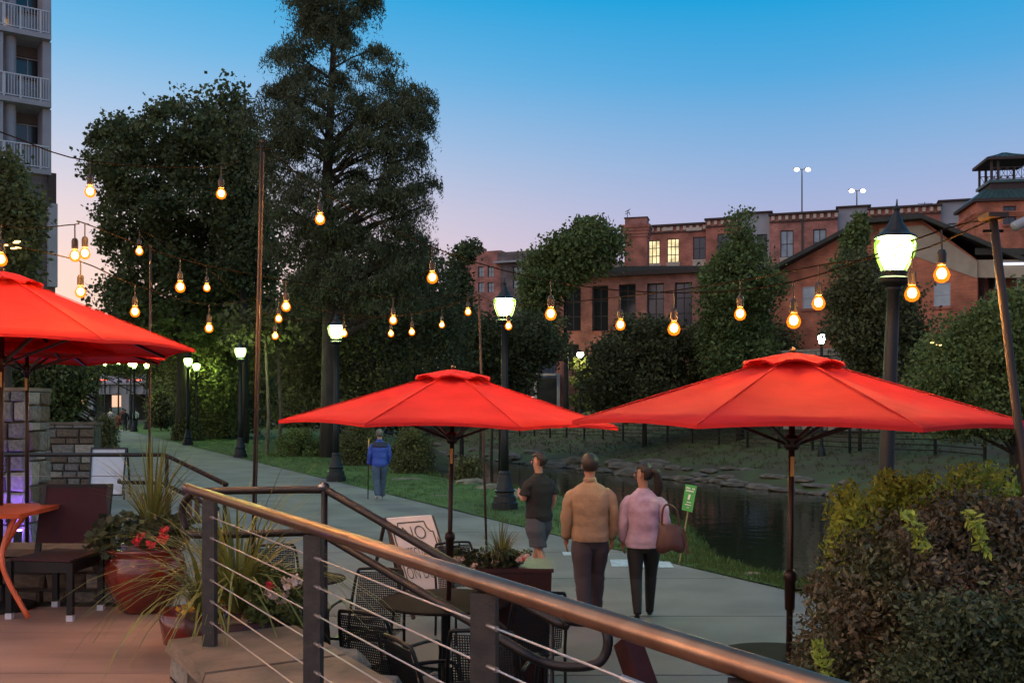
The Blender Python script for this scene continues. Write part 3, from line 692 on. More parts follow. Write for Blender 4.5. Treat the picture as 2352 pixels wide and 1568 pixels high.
# right wing with porch
fw_ = Fac(((2245 - 1176) * 62.3 / F, 62.3), ((2520 - 1176) * 58 / F, 58))
wing = thing('brick_wing', 'dark brick porch wing at the right edge under a sloping eave', 'building', (fw_.a.x, fw_.a.y, 2.5))
wz = fw_.Z(2300, 600); hp = hole(fw_, 2252, 2276, 628, 700)
fw_.wall(.05, fw_.L, 2.2, wz, [hp], M['brick'], wing, off=-1.6, back=8); fw_.window(hp, wing, M['frame_dk'], M['glassdk'], 2, 1, off=-1.6)
mb = MB(); a = [fw_.pt(0, wz + .5, .5), fw_.pt(fw_.L, wz - .2, .5), fw_.pt(fw_.L, wz - .2, -9), fw_.pt(0, wz + .5, -9)]; mb.hexa(a, [q + Vector((0, 0, .4)) for q in a]); build(mb, 'roof', M['shingle'], wing)
mb = MB(); a = [fw_.pt(0, wz - .9, .2), fw_.pt(fw_.L, wz - 1.5, .2), fw_.pt(fw_.L, wz - 1.5, .05), fw_.pt(0, wz - .9, .05)]; mb.hexa(a, [q + Vector((0, 0, 1.1)) for q in a]); build(mb, 'fascia_board', M['stucco'], wing)
for x in (2290, 2340): mb = MB(); fw_.block(mb, fw_.U(x) - .08, fw_.U(x) + .08, 2.2, wz - .9, -.1, .06); build(mb, 'porch_post', M['frame_wh'], wing)
mb = MB(); zf_ = fw_.Z(2270, 702); fw_.block(mb, .05, fw_.L, zf_ - .2, zf_, -1.55, .15); build(mb, 'porch_floor', M['corn'], wing)
pc = thing('porch_chair', 'small red chair on the porch of the brick wing', 'chair', fw_.pt(fw_.U(2280), zf_, -.6)); q = fw_.pt(fw_.U(2281), zf_, -.6)
mb = MB(); mb.box((q.x, q.y, zf_ + .45), (.5, .5, .05)); build(mb, 'seat', M['redcloth'], pc)
mb = MB(); [mb.box((q.x + k, q.y + .24, zf_ + .75), (.06, .04, .6)) for k in (-.22, -.07, .07, .22)]; mb.box((q.x, q.y + .24, zf_ + 1.05), (.52, .05, .08)); build(mb, 'backrest', M['redcloth'], pc)
for a in (-.22, .22):
    for b in (-.22, .22): build(MB().box((q.x + a, q.y + b, zf_ + .22), (.05, .05, .43)), 'leg', M['redcloth'], pc)
tl = thing('tube_light', 'long white tube light under the eave at the right edge', 'light', fw_.pt(fw_.U(2330), 6, .3))
a = fw_.pt(fw_.U(2304), fw_.Z(2304, 608), .35); b = fw_.pt(fw_.U(2400), fw_.Z(2400, 606), .35); build(MB().tube([a, b], .075, 8), 'tube', M['lamp_white'] if False else glow('tube_glow', (.8, .85, 1), 1.2), tl)
build(MB().bar(a + Vector((0, 0, .12)), b + Vector((0, 0, .12)), .2, .08), 'housing', M['frame_wh'], tl)
# grey pipe end near the top right
pp = thing('wall_lamp', 'rounded grey lamp arm reaching in at the right edge', 'lamp', P(2340, 520, 20))
build(MB().tube(smooth_path([P(2327, 523, 20), P(2335, 518, 20), P(2352, 510, 20), P(2420, 480, 20)], 4), [.03] + [.10] * 12, 12), 'lamp_head', M['panelgrey'], pp, True)
build(MB().tube([P(2420, 480, 20), P(2480, 470, 20), (P(2480, 470, 20).x, 20, 0)], .06, 8), 'pole', M['panelgrey'], pp)

# brick tower with belvedere
dt = 88; ta = P(2243, 470, dt); tw = 5.6
T0 = Vector((ta.x, dt, 3)); ft = Fac((ta.x, dt), (ta.x + tw, dt - .9))
tower = thing('brick_tower', 'orange brick tower with patina roofs and open belvedere', 'building', T0)
zt = P(0, 458, dt).z; hw = [hole(ft, 2304, 2334, 473, 515)]
ft.wall(0, ft.L, 3, zt, hw, M['brick2'], tower, back=5.6); ft.window(hw[0], tower, M['frame_dk'], M['glassdk'], 2, 2, sill=M['brick'])
mb = MB()
for k in range(3): ft.block(mb, -.1 - k * .07, ft.L + .1 + k * .07, zt - 1.6 + k * .16, zt - 1.45 + k * .16, -5.7, .1 + k * .06)
build(mb, 'brick_course', M['brick2'], tower)
def hip(f, u0, u1, o0, o1, z0, z1, ins, m, name, par, th=.25):
    mb = MB(); b = [f.pt(u0, z0, o1), f.pt(u1, z0, o1), f.pt(u1, z0, o0), f.pt(u0, z0, o0)]; t = [f.pt(u0 + ins, z1, o1 - ins), f.pt(u1 - ins, z1, o1 - ins), f.pt(u1 - ins, z1, o0 + ins), f.pt(u0 + ins, z1, o0 + ins)]
    mb.hexa(b, t); build(mb, name, m, par)
    mb = MB(); b2 = [q - Vector((0, 0, th)) for q in b]; mb.hexa(b2, [q - Vector((0, 0, .003)) for q in b]); build(mb, 'eave', M['corn'], par)
    mb = MB(); k = 0
    for i in range(1, int((u1 - u0) / .5)):
        u = u0 + i * .5; ut = u0 + ins + (u1 - u0 - 2 * ins) * (u - u0) / (u1 - u0)
        mb.bar(f.pt(u, z0 + .03, o1), f.pt(ut, z1 + .03, o1 - ins), .05, .06)
    tag(build(mb, 'roof_seams', m, par), kind='stuff')
hip(ft, -.35, ft.L + .35, -6, .35, zt, P(0, 432, dt).z, 1.2, M['tealroof'], 'roof', tower)
zb0 = P(0, 430, dt).z; zb1 = P(0, 416, dt).z; u0, u1 = ft.U(2284), ft.L - 1.1
mb = MB(); ft.block(mb, u0, u1, zb0 - .1, zb1, -4.6, -1.0); build(mb, 'wall', M['corn'], tower)
mb = MB(); ft.block(mb, u0 - .2, u1 + .2, zb1, zb1 + .25, -4.8, -.8); build(mb, 'balcony_floor', M['tealroof'], tower)
zt2 = P(0, 358, dt).z
for u in (u0 + .05, u1 - .05, u0 + .6):
    for o in (-1.0, -4.5):
        mb = MB(); ft.block(mb, u - .09, u + .09, zb1 + .25, zt2, o - .09, o + .09); build(mb, 'column', M['corn'], tower)
zr0, zr1 = zb1 + .35, zb1 + 1.35
rl = MB()
for o in (-.95, -4.55):
    for z in (zr0, zr1): rl.bar(ft.pt(u0, z, o), ft.pt(u1, z, o), .06, .06)
    k = 0; st = .6
    u = u0 + .15
    while u < u1 - .3:
        rl.bar(ft.pt(u, zr0, o), ft.pt(min(u1, u + st), zr1, o), .035, .035); rl.bar(ft.pt(u, zr1, o), ft.pt(min(u1, u + st), zr0, o), .035, .035); rl.bar(ft.pt(u, zr0, o), ft.pt(u, zr1, o), .04, .04); u += st
tag(build(rl, 'railing', M['corn'], tower), kind='stuff')
hip(ft, u0 - .45, u1 + .45, -5.0, -.5, zt2, P(0, 340, dt).z, 1.75, M['tealroof'], 'roof', tower)

# far central building
fb = Fac(((1062 - 1176) * 130 / F, 130), ((1230 - 1176) * 126 / F, 126))
fbd = thing('brick_block', 'dusky brick block glimpsed between the big tree and the poplar', 'building', (fb.a.x, fb.a.y, 4))
hh = [hole(fb, x, x + 14, yv, yv + 24) for x in (1098, 1120) for yv in (612, 648)] + [hole(fb, 1178, 1202, 612, 636), hole(fb, 1178, 1202, 642, 662)]
fb.wall(0, fb.U(1150), 4, fb.Z(1100, 578), [h for h in hh if h[0] < fb.U(1150)], M['brick3'], fbd, depth=.3)
fb.wall(fb.U(1150) + .02, fb.L, 4, fb.Z(1190, 602), [h for h in hh if h[0] > fb.U(1150)], M['brick4'], fbd, depth=.3, name='wall')
for h in hh: fb.window(h, fbd, M['frame_dk'], M['glassbl'], 2, 2, depth=.3)
mb = MB(); fb.block(mb, fb.U(1140), fb.L + 1, fb.Z(1180, 604), fb.Z(1180, 600), -6, .9); build(mb, 'balcony_roof', M['panelgrey'], fbd)
mb = MB(); fb.block(mb, fb.U(1143), fb.L + .5, fb.Z(1180, 598), fb.Z(1180, 578), -8, .1); build(mb, 'penthouse', M['brick4'], fbd)
mb = MB(); fb.block(mb, fb.U(1040), fb.U(1060), 4, fb.Z(1050, 552), -8, -2); build(mb, 'stair_tower', M['brick3'], fbd)

# left apartment tower: facade seen obliquely
dl = 44.0
fl = Fac((P(-190, 0, dl - 2.9).x, dl - 2.9), (P(118, 0, dl).x, dl))
apt = thing('apartment_tower', 'tall grey apartment tower with white railed balconies', 'building', (fl.a.x, dl, 0))
zb = fl.Z(60, 392)
fl.wall(0, fl.U(127), 0, zb, [hole(fl, -60, -20, 450, 500)], M['brick4'], apt, back=10, name='wall')
mb = MB(); fl.block(mb, fl.U(108), fl.U(129), fl.Z(118, 660), fl.Z(118, 470), .003, .35); build(mb, 'corner_panel', M['tower_side'], apt)
mb = MB(); fl.block(mb, fl.U(110), fl.U(127.5), fl.Z(118, 470), zb, .003, .2); build(mb, 'corner_panel', M['corn'], apt)
zs3 = [fl.Z(60, 388), fl.Z(60, 232), fl.Z(60, 75), fl.Z(60, -82)]
uc0, uc1 = 0, fl.U(119)
for k in range(3):
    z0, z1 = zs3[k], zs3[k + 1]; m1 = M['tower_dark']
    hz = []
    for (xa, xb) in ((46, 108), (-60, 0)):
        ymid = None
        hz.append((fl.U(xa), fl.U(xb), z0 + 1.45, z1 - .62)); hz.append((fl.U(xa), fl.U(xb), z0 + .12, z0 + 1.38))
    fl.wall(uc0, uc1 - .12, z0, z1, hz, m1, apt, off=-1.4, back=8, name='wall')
    for i, h in enumerate(hz): fl.window(h, apt, M['frame_wh'], M['glassdk'] if i % 2 == 0 else M['glassbl'], 2, 1, off=-1.4, fw=.05)
    mb = MB(); fl.block(mb, uc0, fl.U(116), z0 - .18, z0 + .04, -1.38, .22); s_ = build(mb, 'balcony_slab', M['tower_side'], apt)
    mb = MB(); fl.block(mb, uc1 - .35, uc1, z0 + .04, z1 - .19, -1.39, -.12); build(mb, 'side_wall', M['tower_side'], apt)
    mb = MB(); mb.tube([fl.pt(fl.U(27), z0 + .04, -.45), fl.pt(fl.U(27), z1 - .19, -.45)], .24, 14); build(mb, 'column', M['tower_side'], apt)
    mb = MB(); fl.block(mb, fl.U(-2), fl.U(7), z0 + .04, z1 - .19, -.35, .05); build(mb, 'column', M['panelgrey'], apt)
    rt = z0 + 1.08; ra, rb = uc0, fl.U(112)
    rail = MB(); fl.block(rail, ra, rb, rt - .05, rt, .10, .16); fl.block(rail, ra, rb, z0 + .12, z0 + .16, .11, .15)
    for px_ in (8, 46, 92): u = fl.U(px_); fl.block(rail, u - .035, u + .035, z0 + .05, rt - .05, .09, .15)
    r_ = build(rail, 'balcony_railing', M['balc'], apt)
    u = fl.U(-30)
    while u < rb:
        mb = MB(); fl.block(mb, u - .012, u + .012, z0 + .17, rt - .055, .115, .14); build(mb, 'baluster', M['balc'], r_); u += .115
lz = thing('balcony_lantern', 'small warm lantern glowing on the top left balcony', 'lantern', fl.pt(fl.U(9), fl.Z(9, 60), -.2))
build(MB().box(fl.pt(fl.U(9), fl.Z(9, 46), -.2), (.1, .1, .30)), 'glass', glow('lantern_glow', (1, .55, .15), 2.2), lz)
build(MB().box(fl.pt(fl.U(9), fl.Z(9, 46) + .19, -.2), (.14, .14, .06)), 'cap', M['black'], lz)

# tall parking lights beyond the roofs
for (px_, yt_, lab) in ((1842, 389, 'taller of two twin-headed floodlight masts above the lofts'), (1968, 438, 'shorter twin-headed floodlight mast above the lofts')):
    q = P(px_, yt_, 150); fm_ = thing('floodlight_mast', lab, 'floodlight', (q.x, 150, 6), 'floodlight masts behind the lofts')
    build(MB().tube([(q.x, 150, 6), (q.x, 150, q.z)], [.16, .09], 8), 'pole', M['frame_dk'], fm_)
    build(MB().bar((q.x - .8, 150, q.z), (q.x + .8, 150, q.z), .08, .08), 'arm', M['frame_dk'], fm_)
    for s_ in (-1, 1):
        hd = build(MB().box((q.x + s_ * .85, 150, q.z + .12), (.8, .5, .16)), 'lamp_head', M['frame_dk'], fm_)
        build(MB().ball((q.x + s_ * .85, 149.8, q.z - .08), .30, 8, (1.25, .8, .8)), 'light', M['flood'], hd)

# retaining wall right, beyond the lamp
fr_ = Fac(((1800 - 1176) * 58 / F, 58), ((2140 - 1176) * 52 / F, 52))
rw = thing('stone_wall', 'tall pale stone retaining wall below the brick house', 'wall', (fr_.a.x, fr_.a.y, 0))
za, zb_ = 1.0, fr_.Z(1950, 803)
mb = MB(); fr_.block(mb, 0, fr_.L, -.5, zb_ - .02, -.6, -.08); build(mb, 'wall_core', M['mortar'], rw)
stone_face(rw, fr_.a, fr_.b, za, zb_, (.35, .6), (.45, 1.0), .16, (4, 2, 4), .05)
mb = MB(); fr_.block(mb, -.1, fr_.L + .1, zb_, zb_ + .12, -.7, .1); build(mb, 'coping', M['stone_c'], rw)

# small stone pavilion door and walls low by the far path
ku = thing('utility_door', 'dark doorway with pale frame beyond the river by the lit tree', 'door', P(1258, 925, 96))
q = P(1256, 930, 96)
build(MB().box((q.x, 96.4, (P(0, 868, 96).z + 1) / 2), (1.9, .5, P(0, 868, 96).z - 1)), 'door_leaf', M['black'], ku)
for s_ in (-1, 1): build(MB().box((q.x + s_ * 1.1, 96.2, (P(0, 862, 96).z + 1) / 2), (.28, .8, P(0, 862, 96).z - 1)), 'door_post', M['panelgrey'], ku)
build(MB().box((q.x, 96.2, P(0, 860, 96).z), (2.5, .8, .22)), 'lintel', M['panelgrey'], ku)
gz2 = thing('gazebo', 'small grey pointed roof shelter among the far shrubs', 'shelter', P(1580, 830, 80))
q = P(1578, 815, 80); zz0 = P(0, 812, 80).z; mb = MB(); mb.lathe([(2.0, zz0), (1.9, zz0 + .05), (.05, zz0 + .95)], (q.x, 80, 0), 8); build(mb, 'roof', M['tower_side'], gz2)
for k in range(6): a = k * math.pi / 3; build(MB().box((q.x + 1.6 * math.cos(a), 80 + 1.6 * math.sin(a), (zz0 + 1.5) / 2), (.14, .14, zz0 - 1.5)), 'post', M['frame_dk'], gz2)
sg = thing('path_sign', 'tiny pale square sign on a post across the river', 'sign', P(1619, 842, 70)); q = P(1619, 842, 70)
build(MB().box((q.x, 70, q.z), (.34, .04, .42)), 'sign_board', M['white'], sg); build(MB().box((q.x, 69.97, q.z), (.10, .02, .16)), 'symbol', M['ink'], sg); build(MB().tube([(q.x, 70.03, q.z + .2), (q.x, 70.03, 1)], .03, 6), 'post', M['black'], sg)

# far bank path strip
fp = MB(); pts = []
for px_ in range(1180, 1480, 20):
    k = (px_ - 1176) / F; d = ((47) / .892 + 9.66) / (k + .506); d2 = ((41) / .892 + 9.66) / (k + .506); pts.append(((k * d2, d2), (k * d, d)))
v = []; f = []
for i, (a, b) in enumerate(pts): v += [(a[0], a[1], ground_z(*a) + .14), (b[0], b[1], ground_z(*b) + .14)]
for i in range(len(pts) - 1): f.append((2 * i, 2 * i + 2, 2 * i + 3, 2 * i + 1))
fp.add(v, f); tag(build(fp, 'far_path', M['path']), 'pale path on the far bank beneath the warm lamp', kind='structure')

# bank fence
fen = thing('bank_fence', 'dark rail fence running along the far bank', 'fence', (17, 57, 0))
pts = []
for d in np.arange(43.0, 88.0, 2.3):
    x = xr(d) + 29.0 / .892; pts.append(Vector((x, d, ground_z(x, d))))
for p in pts: build(MB().box((p.x, p.y, p.z + .6), (.10, .10, 1.25), .5), 'post', M['black'], fen)
for k in (.3, .55, .8, 1.08):
    for a, b in zip(pts, pts[1:]): build(MB().bar(a + Vector((0, 0, k)), b + Vector((0, 0, k)), .04, .06 if k > 1 else .045), 'rail', M['black'], fen)

# bridge at the end of the path
db = 128; ba = P(205, 880, db); bb = P(420, 880, db)
br = thing('stone_bridge', 'pale arched road bridge at the far end of the path', 'bridge', (ba.x, db, 2))
zd = P(0, 882, db).z; zl = P(0, 905, db).z
build(MB().box(((ba.x + bb.x) / 2, db + 5, (zd + zl) / 2), (bb.x - ba.x + 8, 10, zd - zl)), 'deck_beam', M['bridge'], br)
build(MB().box(((ba.x + bb.x) / 2, db - .2, zd + .06), (bb.x - ba.x + 8.2, .5, .2)), 'parapet', M['bridge'], br)
x = ba.x - 3
while x < bb.x + 3: build(MB().box((x, db - .08, (zd + zl) / 2), (.25, .2, (zd - zl) * .8)), 'pilaster', M['bridge'], br); x += 1.1
x = ba.x
while x < bb.x: build(MB().box((x, db + 3, zl / 2), (1.0, 6, zl)), 'pier', M['bridge'], br); x += 4.6
for i, (px_, lab) in enumerate(((236, 'added silver car carrying the red tail light streaks at the left end of the bridge'), (318, 'added silver car carrying the red tail light streaks at the right end of the bridge'))):
    q = P(px_, 880, db); c = thing('added_car', lab, 'car', (q.x, db + 3, zd))  # car added to carry the red streaks of passing traffic
    mb = MB(); pr = [(-2.1, .25), (2.1, .25), (2.1, .75), (1.3, .85), (.8, 1.35), (-1.0, 1.4), (-1.9, .9), (-2.1, .85)]
    n = len(pr); mb.add([(q.x + a, db + 2.2, zd + b) for a, b in pr] + [(q.x + a, db + 3.9, zd + b) for a, b in pr], [tuple(range(n)), tuple(range(n, 2 * n))[::-1]] + [(i_, i_ + n, (i_ + 1) % n + n, (i_ + 1) % n) for i_ in range(n)]); build(mb, 'body', M['carwhite'], c)
    for a in (-1.3, 1.3):
        wh = build(MB().tube([(q.x + a, db + 2.1, zd + .33), (q.x + a, db + 2.35, zd + .33)], .33, 10), 'wheel', M['black'], c)
    build(MB().box((q.x - 2.1, db + 2.3, zd + .8), (.06, .3, .14)), 'tail_light', M['tail'], c); build(MB().box((q.x - 1.2, db + 2.19, zd + .6), (1.6, .03, .10)), 'light_trail_strip', M['tail'], c)  # glowing strip along the side imitates a tail light trail
# ------------------------------------------------------------------ foliage
def leaf_arrays(c, per, L_, W_, spread=.5, flat=.8, droop=0.0):
    """c: n x 4 clumps (x, y, z, r) -> diamond leaves"""
    n = len(c) * per
    cc = np.repeat(c[:, :3], per, 0); rr = np.repeat(c[:, 3], per)[:, None]
    g = np.clip(rng.normal(size=(n, 3)), -1.7, 1.7); g[:, 2] *= flat; p = cc + g * rr * spread
    p[:, 2] -= droop * np.abs(g[:, 0] * g[:, 1]) * rr[:, 0] * .3
    a = rng.normal(size=(n, 3)); a[:, 2] -= droop; a /= np.linalg.norm(a, axis=1)[:, None]
    b = np.cross(a, rng.normal(size=(n, 3))); b /= np.linalg.norm(b, axis=1)[:, None] + 1e-9
    s = rng.uniform(.4, 1.5, (n, 1)); a = a * L_ * s * .5; b = b * W_ * s * .5
    v = np.stack([p - a, p + b, p + a, p - b], 1).reshape(-1, 3); return v
def leaf_obj(name, v, m, parent=None):
    off = chain_loc(parent); v = v - np.array(off)[None, :]
    n = len(v) // 4; me = bpy.data.meshes.new(name)
    me.vertices.add(len(v)); me.vertices.foreach_set('co', v.astype('f').ravel())
    me.loops.add(n * 4); me.loops.foreach_set('vertex_index', np.arange(n * 4, dtype='i'))
    me.polygons.add(n); me.polygons.foreach_set('loop_start', np.arange(0, n * 4, 4, dtype='i')); me.polygons.foreach_set('loop_total', np.full(n, 4, dtype='i'))
    me.materials.append(m); me.update(calc_edges=True); me.validate()
    o = bpy.data.objects.new(name, me); col.objects.link(o); o.parent = parent; return o
def tree(label, d, rows, trunk, m, n=120, per=90, leaf=(.16, .08), rc=.7, base=None, tr=.16, branches=26, cat='tree', name='tree', group=None, droop=.0, tops=None, depth=.75, spread=.5, trunk_top=None, edge=.0, flat=.8):
    s = F / d; x0 = P(trunk, 0, d).x
    zb = base if base is not None else tz(x0, d)
    root = thing(name, label, cat, (x0, d, zb), group)
    ys_ = np.array([r[0] for r in rows], float); xl = np.array([r[1] for r in rows], float); xrr = np.array([r[2] for r in rows], float)
    cl = []; wts = None
    fine = np.linspace(ys_[0], ys_[-1], 200); wd = np.interp(fine, ys_, xrr) - np.interp(fine, ys_, xl); wts = wd / wd.sum()
    for i in range(n):
        py = rng.choice(fine, p=wts); a, b = np.interp(py, ys_, xl), np.interp(py, ys_, xrr); nz_ = noise.noise(Vector((py * .022, trunk * .37, 0))), noise.noise(Vector((py * .022, trunk * .37, 9))); wj = (b - a) * .17; a += wj * nz_[0]; b += wj * nz_[1]; hw = (b - a) / 2; u = rng.uniform(-1, 1)
        u = np.sign(u) * abs(u) ** (1 - edge); pad = rc * s * .55 / max(hw, 1); u *= max(.1, 1 - pad)
        dep = math.sqrt(max(0, 1 - u * u)) * hw / s * depth * rng.uniform(-1, 1)
        dd = d + dep; q = P((a + b) / 2 + u * hw, py, dd)
        cl.append((q.x, q.y, q.z, rc * rng.uniform(.55, 1.25)))
    cl = np.array(cl); leaf_obj('crown', leaf_arrays(cl, int(per * 1.7), leaf[0] * .68, leaf[1] * .68, spread, flat, droop), m, root)
    zt = P(0, rows[0][0] if trunk_top is None else trunk_top, d).z
    mb = MB(); h = zt - zb; k = 7
    axis = [Vector((x0 + .12 * math.sin(i * 1.3) * (i / k) * tr * 5, d, zb - .15 + (h + .1) * i / k)) for i in range(k + 1)]
    mb.tube(axis, [tr * (1.25 - 1.1 * i / k) for i in range(k + 1)], 8); build(mb, 'trunk', M['bark'], root, True)
    mb = MB(); sel = rng.permutation(len(cl))[:branches]
    for i in sel:
        c = Vector(cl[i, :3]); dz = c.z - zb; hz_ = math.hypot(c.x - x0, c.y - d)
        z0 = max(zb + h * .12, min(zt - .3, c.z - hz_ * .45)); t = (z0 - zb) / h; a = Vector((x0, d, z0)); m_ = a.lerp(c, .5) + Vector((0, 0, hz_ * .05))
        r0 = max(.02, tr * (1.15 - t) * .45); mb.tube([a, m_, c], [r0, r0 * .6, r0 * .2], 5)
    build(mb, 'branches', M['bark'], root)
    return root

CY = [(-70, 750, 790), (-30, 690, 830), (0, 622, 905), (30, 640, 850), (60, 650, 830), (100, 625, 870), (125, 600, 905), (150, 588, 965), (185, 585, 930), (215, 560, 1020), (240, 520, 1026),
      (290, 540, 1010), (340, 530, 985), (380, 570, 1030), (430, 575, 1020), (480, 600, 960), (520, 620, 1040), (560, 620, 1025), (620, 640, 1010), (700, 640, 1000)]
tree('towering feathery bald cypress rising above the string lights', 42, CY, 757, M['leaf_cy'], n=560, per=190, leaf=(0.255, 0.0574), rc=0.975, tr=0.36, branches=110, name='cypress_tree', droop=1.2, edge=.25, spread=.36, flat=.42)
tree('broad plane tree with large leaves left of the cypress', 60, [(222, 410, 462), (250, 340, 520), (280, 215, 535), (330, 200, 540), (400, 190, 590), (480, 195, 600), (560, 240, 640), (640, 225, 650), (700, 205, 600), (780, 245, 600)], 420,
     M['leaf_br'], n=250, per=150, leaf=(0.36, 0.284), rc=1.38, tr=0.388, branches=60, spread=.42)
tree('tall ragged broadleaf tree peeking between plane tree and cypress', 56, [(185, 503, 522), (215, 495, 550), (260, 500, 590), (330, 510, 610), (420, 500, 640), (520, 480, 640), (640, 480, 640)], 560,
     M['leaf_br'], n=110, per=90, leaf=(0.339, 0.271), rc=1.06, tr=0.237, branches=30)
tree('dark bushy tree behind the middle street lamp', 50, [(560, 700, 1000), (620, 640, 1060), (700, 620, 1075), (790, 620, 1080), (880, 620, 1060), (960, 640, 1000)], 860, M['leaf_dk'], n=260, per=110, leaf=(0.286, 0.156), rc=1.25, tr=0.244, branches=40)
tree('dark shrubby tree behind the green glowing lamp at the path', 64, [(660, 420, 560), (720, 330, 640), (800, 380, 650), (880, 395, 640), (960, 420, 620), (1000, 440, 600)], 520, M['leaf_dk'], n=240, per=100, leaf=(0.339, 0.182), rc=1.39, tr=0.244, branches=30)
tree('dim tree arching over the distant path left of the twin lamps', 108, [(800, 60, 460), (840, 150, 470), (868, 330, 480), (900, 345, 470), (960, 355, 450), (985, 380, 440)], 400, M['leaf_dk'], n=170, per=110, leaf=(.42, .24), rc=1.6, tr=.2, branches=20)
tree('far dark tree closing the view above the bridge', 138, [(790, 150, 470), (830, 180, 470), (862, 200, 460), (876, 330, 460), (930, 345, 450)], 390, M['leaf_dk'], n=130, per=100, leaf=(.7, .45), rc=2.8, tr=.3, branches=10, base=1)
tree('leafy tree with thin trunks behind the garden wall', 44, [(790, -60, 150), (830, -60, 210), (880, -60, 222), (930, 20, 205), (968, 60, 150)], 225, M['leaf_br'], n=170, per=110, leaf=(0.279, 0.181), rc=0.986, tr=0.116, branches=24)
tree('green tree in front of the apartment tower', 20, [(375, -60, 35), (420, -60, 70), (480, -60, 95), (540, -60, 105), (600, -60, 95), (660, -60, 60)], 20, M['leaf_br'], n=150, per=110, leaf=(.14, .09), rc=.42, tr=.10, branches=30)
tree('pointed green poplar left of the brick chimney', 88, [(516, 1330, 1375), (540, 1290, 1420), (570, 1235, 1428), (600, 1205, 1425), (640, 1190, 1350), (700, 1185, 1270), (770, 1170, 1290)], 1300, M['leaf_lt'], n=170, per=110, leaf=(.5, .32), rc=1.5, tr=.22, branches=40)
tree('rounded green tree in front of the lofts and mill', 60, [(505, 1692, 1708), (540, 1672, 1725), (580, 1650, 1765), (610, 1615, 1790), (660, 1605, 1795), (740, 1600, 1780), (800, 1600, 1790), (870, 1610, 1770)], 1700, M['leaf_lt'], n=170, per=110, leaf=(.34, .2), rc=1.05, tr=.2, branches=40)
tree('dark tree behind the pole of the tall right lamp', 46, [(600, 1950, 2005), (640, 1905, 2060), (680, 1895, 2125), (740, 1900, 2145), (800, 1910, 2140), (850, 1960, 2120)], 2040, M['leaf_dk'], n=170, per=110, leaf=(.26, .16), rc=.85, tr=.16, branches=40)
tree('small leafy sprig tree beside the glowing right lamp', 50, [(497, 1965, 1985), (515, 1955, 1995), (560, 1930, 1990), (620, 1900, 1990)], 1975, M['leaf_lt'], n=50, per=70, leaf=(.26, .18), rc=.6, tr=.08, branches=14)
tree('large rounded green bush tree behind the right umbrella', 30, [(672, 2300, 2460), (710, 2230, 2480), (760, 2150, 2480), (820, 2095, 2480), (880, 2075, 2480), (940, 2080, 2480), (985, 2120, 2480)], 2330, M['leaf_lt'], n=330, per=120, leaf=(.17, .11), rc=.6, tr=.16, branches=50, base=-.6)
tree('dark shrub tree across the river right of the middle lamp', 62, [(735, 1060, 1280), (780, 1030, 1310), (840, 1030, 1260), (880, 1040, 1230), (930, 1040, 1225)], 1150, M['leaf_dk'], n=170, per=110, leaf=(.34, .2), rc=1.1, tr=.14, branches=24)
tree('low dark tree across the river between the warm lamp and right umbrella', 64, [(745, 1400, 1560), (790, 1350, 1620), (850, 1345, 1640), (900, 1345, 1640), (945, 1370, 1600)], 1480, M['leaf_dk'], n=200, per=110, leaf=(.34, .2), rc=1.1, tr=.14, branches=24)
tree('dark tree above the right umbrella top below the lofts', 66, [(760, 1560, 1830), (800, 1540, 1840), (860, 1560, 1860), (920, 1560, 1860)], 1700, M['leaf_dk'], n=150, per=100, leaf=(.34, .2), rc=1.1, tr=.14, branches=20)
tree('tree with dark crown filling the right edge behind the leaning pole', 40, [(690, 2330, 2480), (760, 2300, 2480), (900, 2300, 2480), (1000, 2310, 2480)], 2400, M['leaf_dk'], n=110, per=90, leaf=(.24, .15), rc=.8, tr=.14, branches=20)
tree('wispy tree right of the cypress against the sky', 60, [(552, 1070, 1100), (575, 1045, 1110), (610, 1030, 1070), (700, 1020, 1090)], 1060, M['leaf_br'], n=50, per=60, leaf=(.34, .24), rc=.7, tr=.12, branches=16)
tree('dense dark wood far behind the lawn and the lamps', 100, [(690, 560, 1040), (740, 380, 1080), (800, 360, 1090), (880, 370, 1100), (960, 380, 1060)], 700, M['leaf_dk'], n=420, per=130, leaf=(.6, .4), rc=2.4, tr=.2, branches=14)
# shrubs on the banks
def shrub(label, px0, px1, py0, py1, d, m, n=60, per=90, leaf=(.12, .07), rc=.35, kind_=None, name='shrub'):
    xm = (px0 + px1) / 2; hw = (px1 - px0) / 2
    rows = [(py0, xm - hw * .35, xm + hw * .35), ((py0 * 2 + py1) / 3, px0 + hw * .12, px1 - hw * .12), (py1, px0, px1)]
    return tree(label, d, rows, xm, m, n, per, leaf, rc, None, .05, 12, 'shrub', name, None, trunk_top=py0 + (py1 - py0) * .4)
shrub('low bright green shrub on the lawn edge behind the thin tall pole', 610, 770, 990, 1062, 43, M['leaf_lt'], 90)
shrub('dark shrub at the river edge right of the person in blue', 885, 1010, 985, 1108, 33, M['leaf_dk'], 120, 90, (.11, .05))
shrub('dark shrub at the river edge left of the person in blue', 770, 880, 975, 1085, 37, M['leaf_dk'], 110)
shrub('olive shrub beside the path near the twin lamps', 388, 470, 965, 1030, 60, M['leaf_dk'], 70, 80, (.2, .12), .5)
shrub('dark clipped shrub where the path turns away', 340, 400, 905, 975, 80, M['leaf_dk'], 60, 80, (.28, .2), .7)
shrub('low dark shrub against the thin umbrella pole on the bank', 1040, 1110, 1060, 1118, 30, M['leaf_dk'], 50)
shrub('dusky shrub row at the foot of the garden wall trees', 225, 262, 960, 1040, 34, M['leaf_dk'], 50)
shrub('pale green shrub beneath the warm lamp across the river', 1300, 1370, 905, 935, 92, M['leaf_lt'], 40, 80, (.3, .12), .6)
def mulitrunk(label, d, rows, px_list, m, base, **k):
    return tree(label, d, rows, px_list[0], m, base=base, **k)
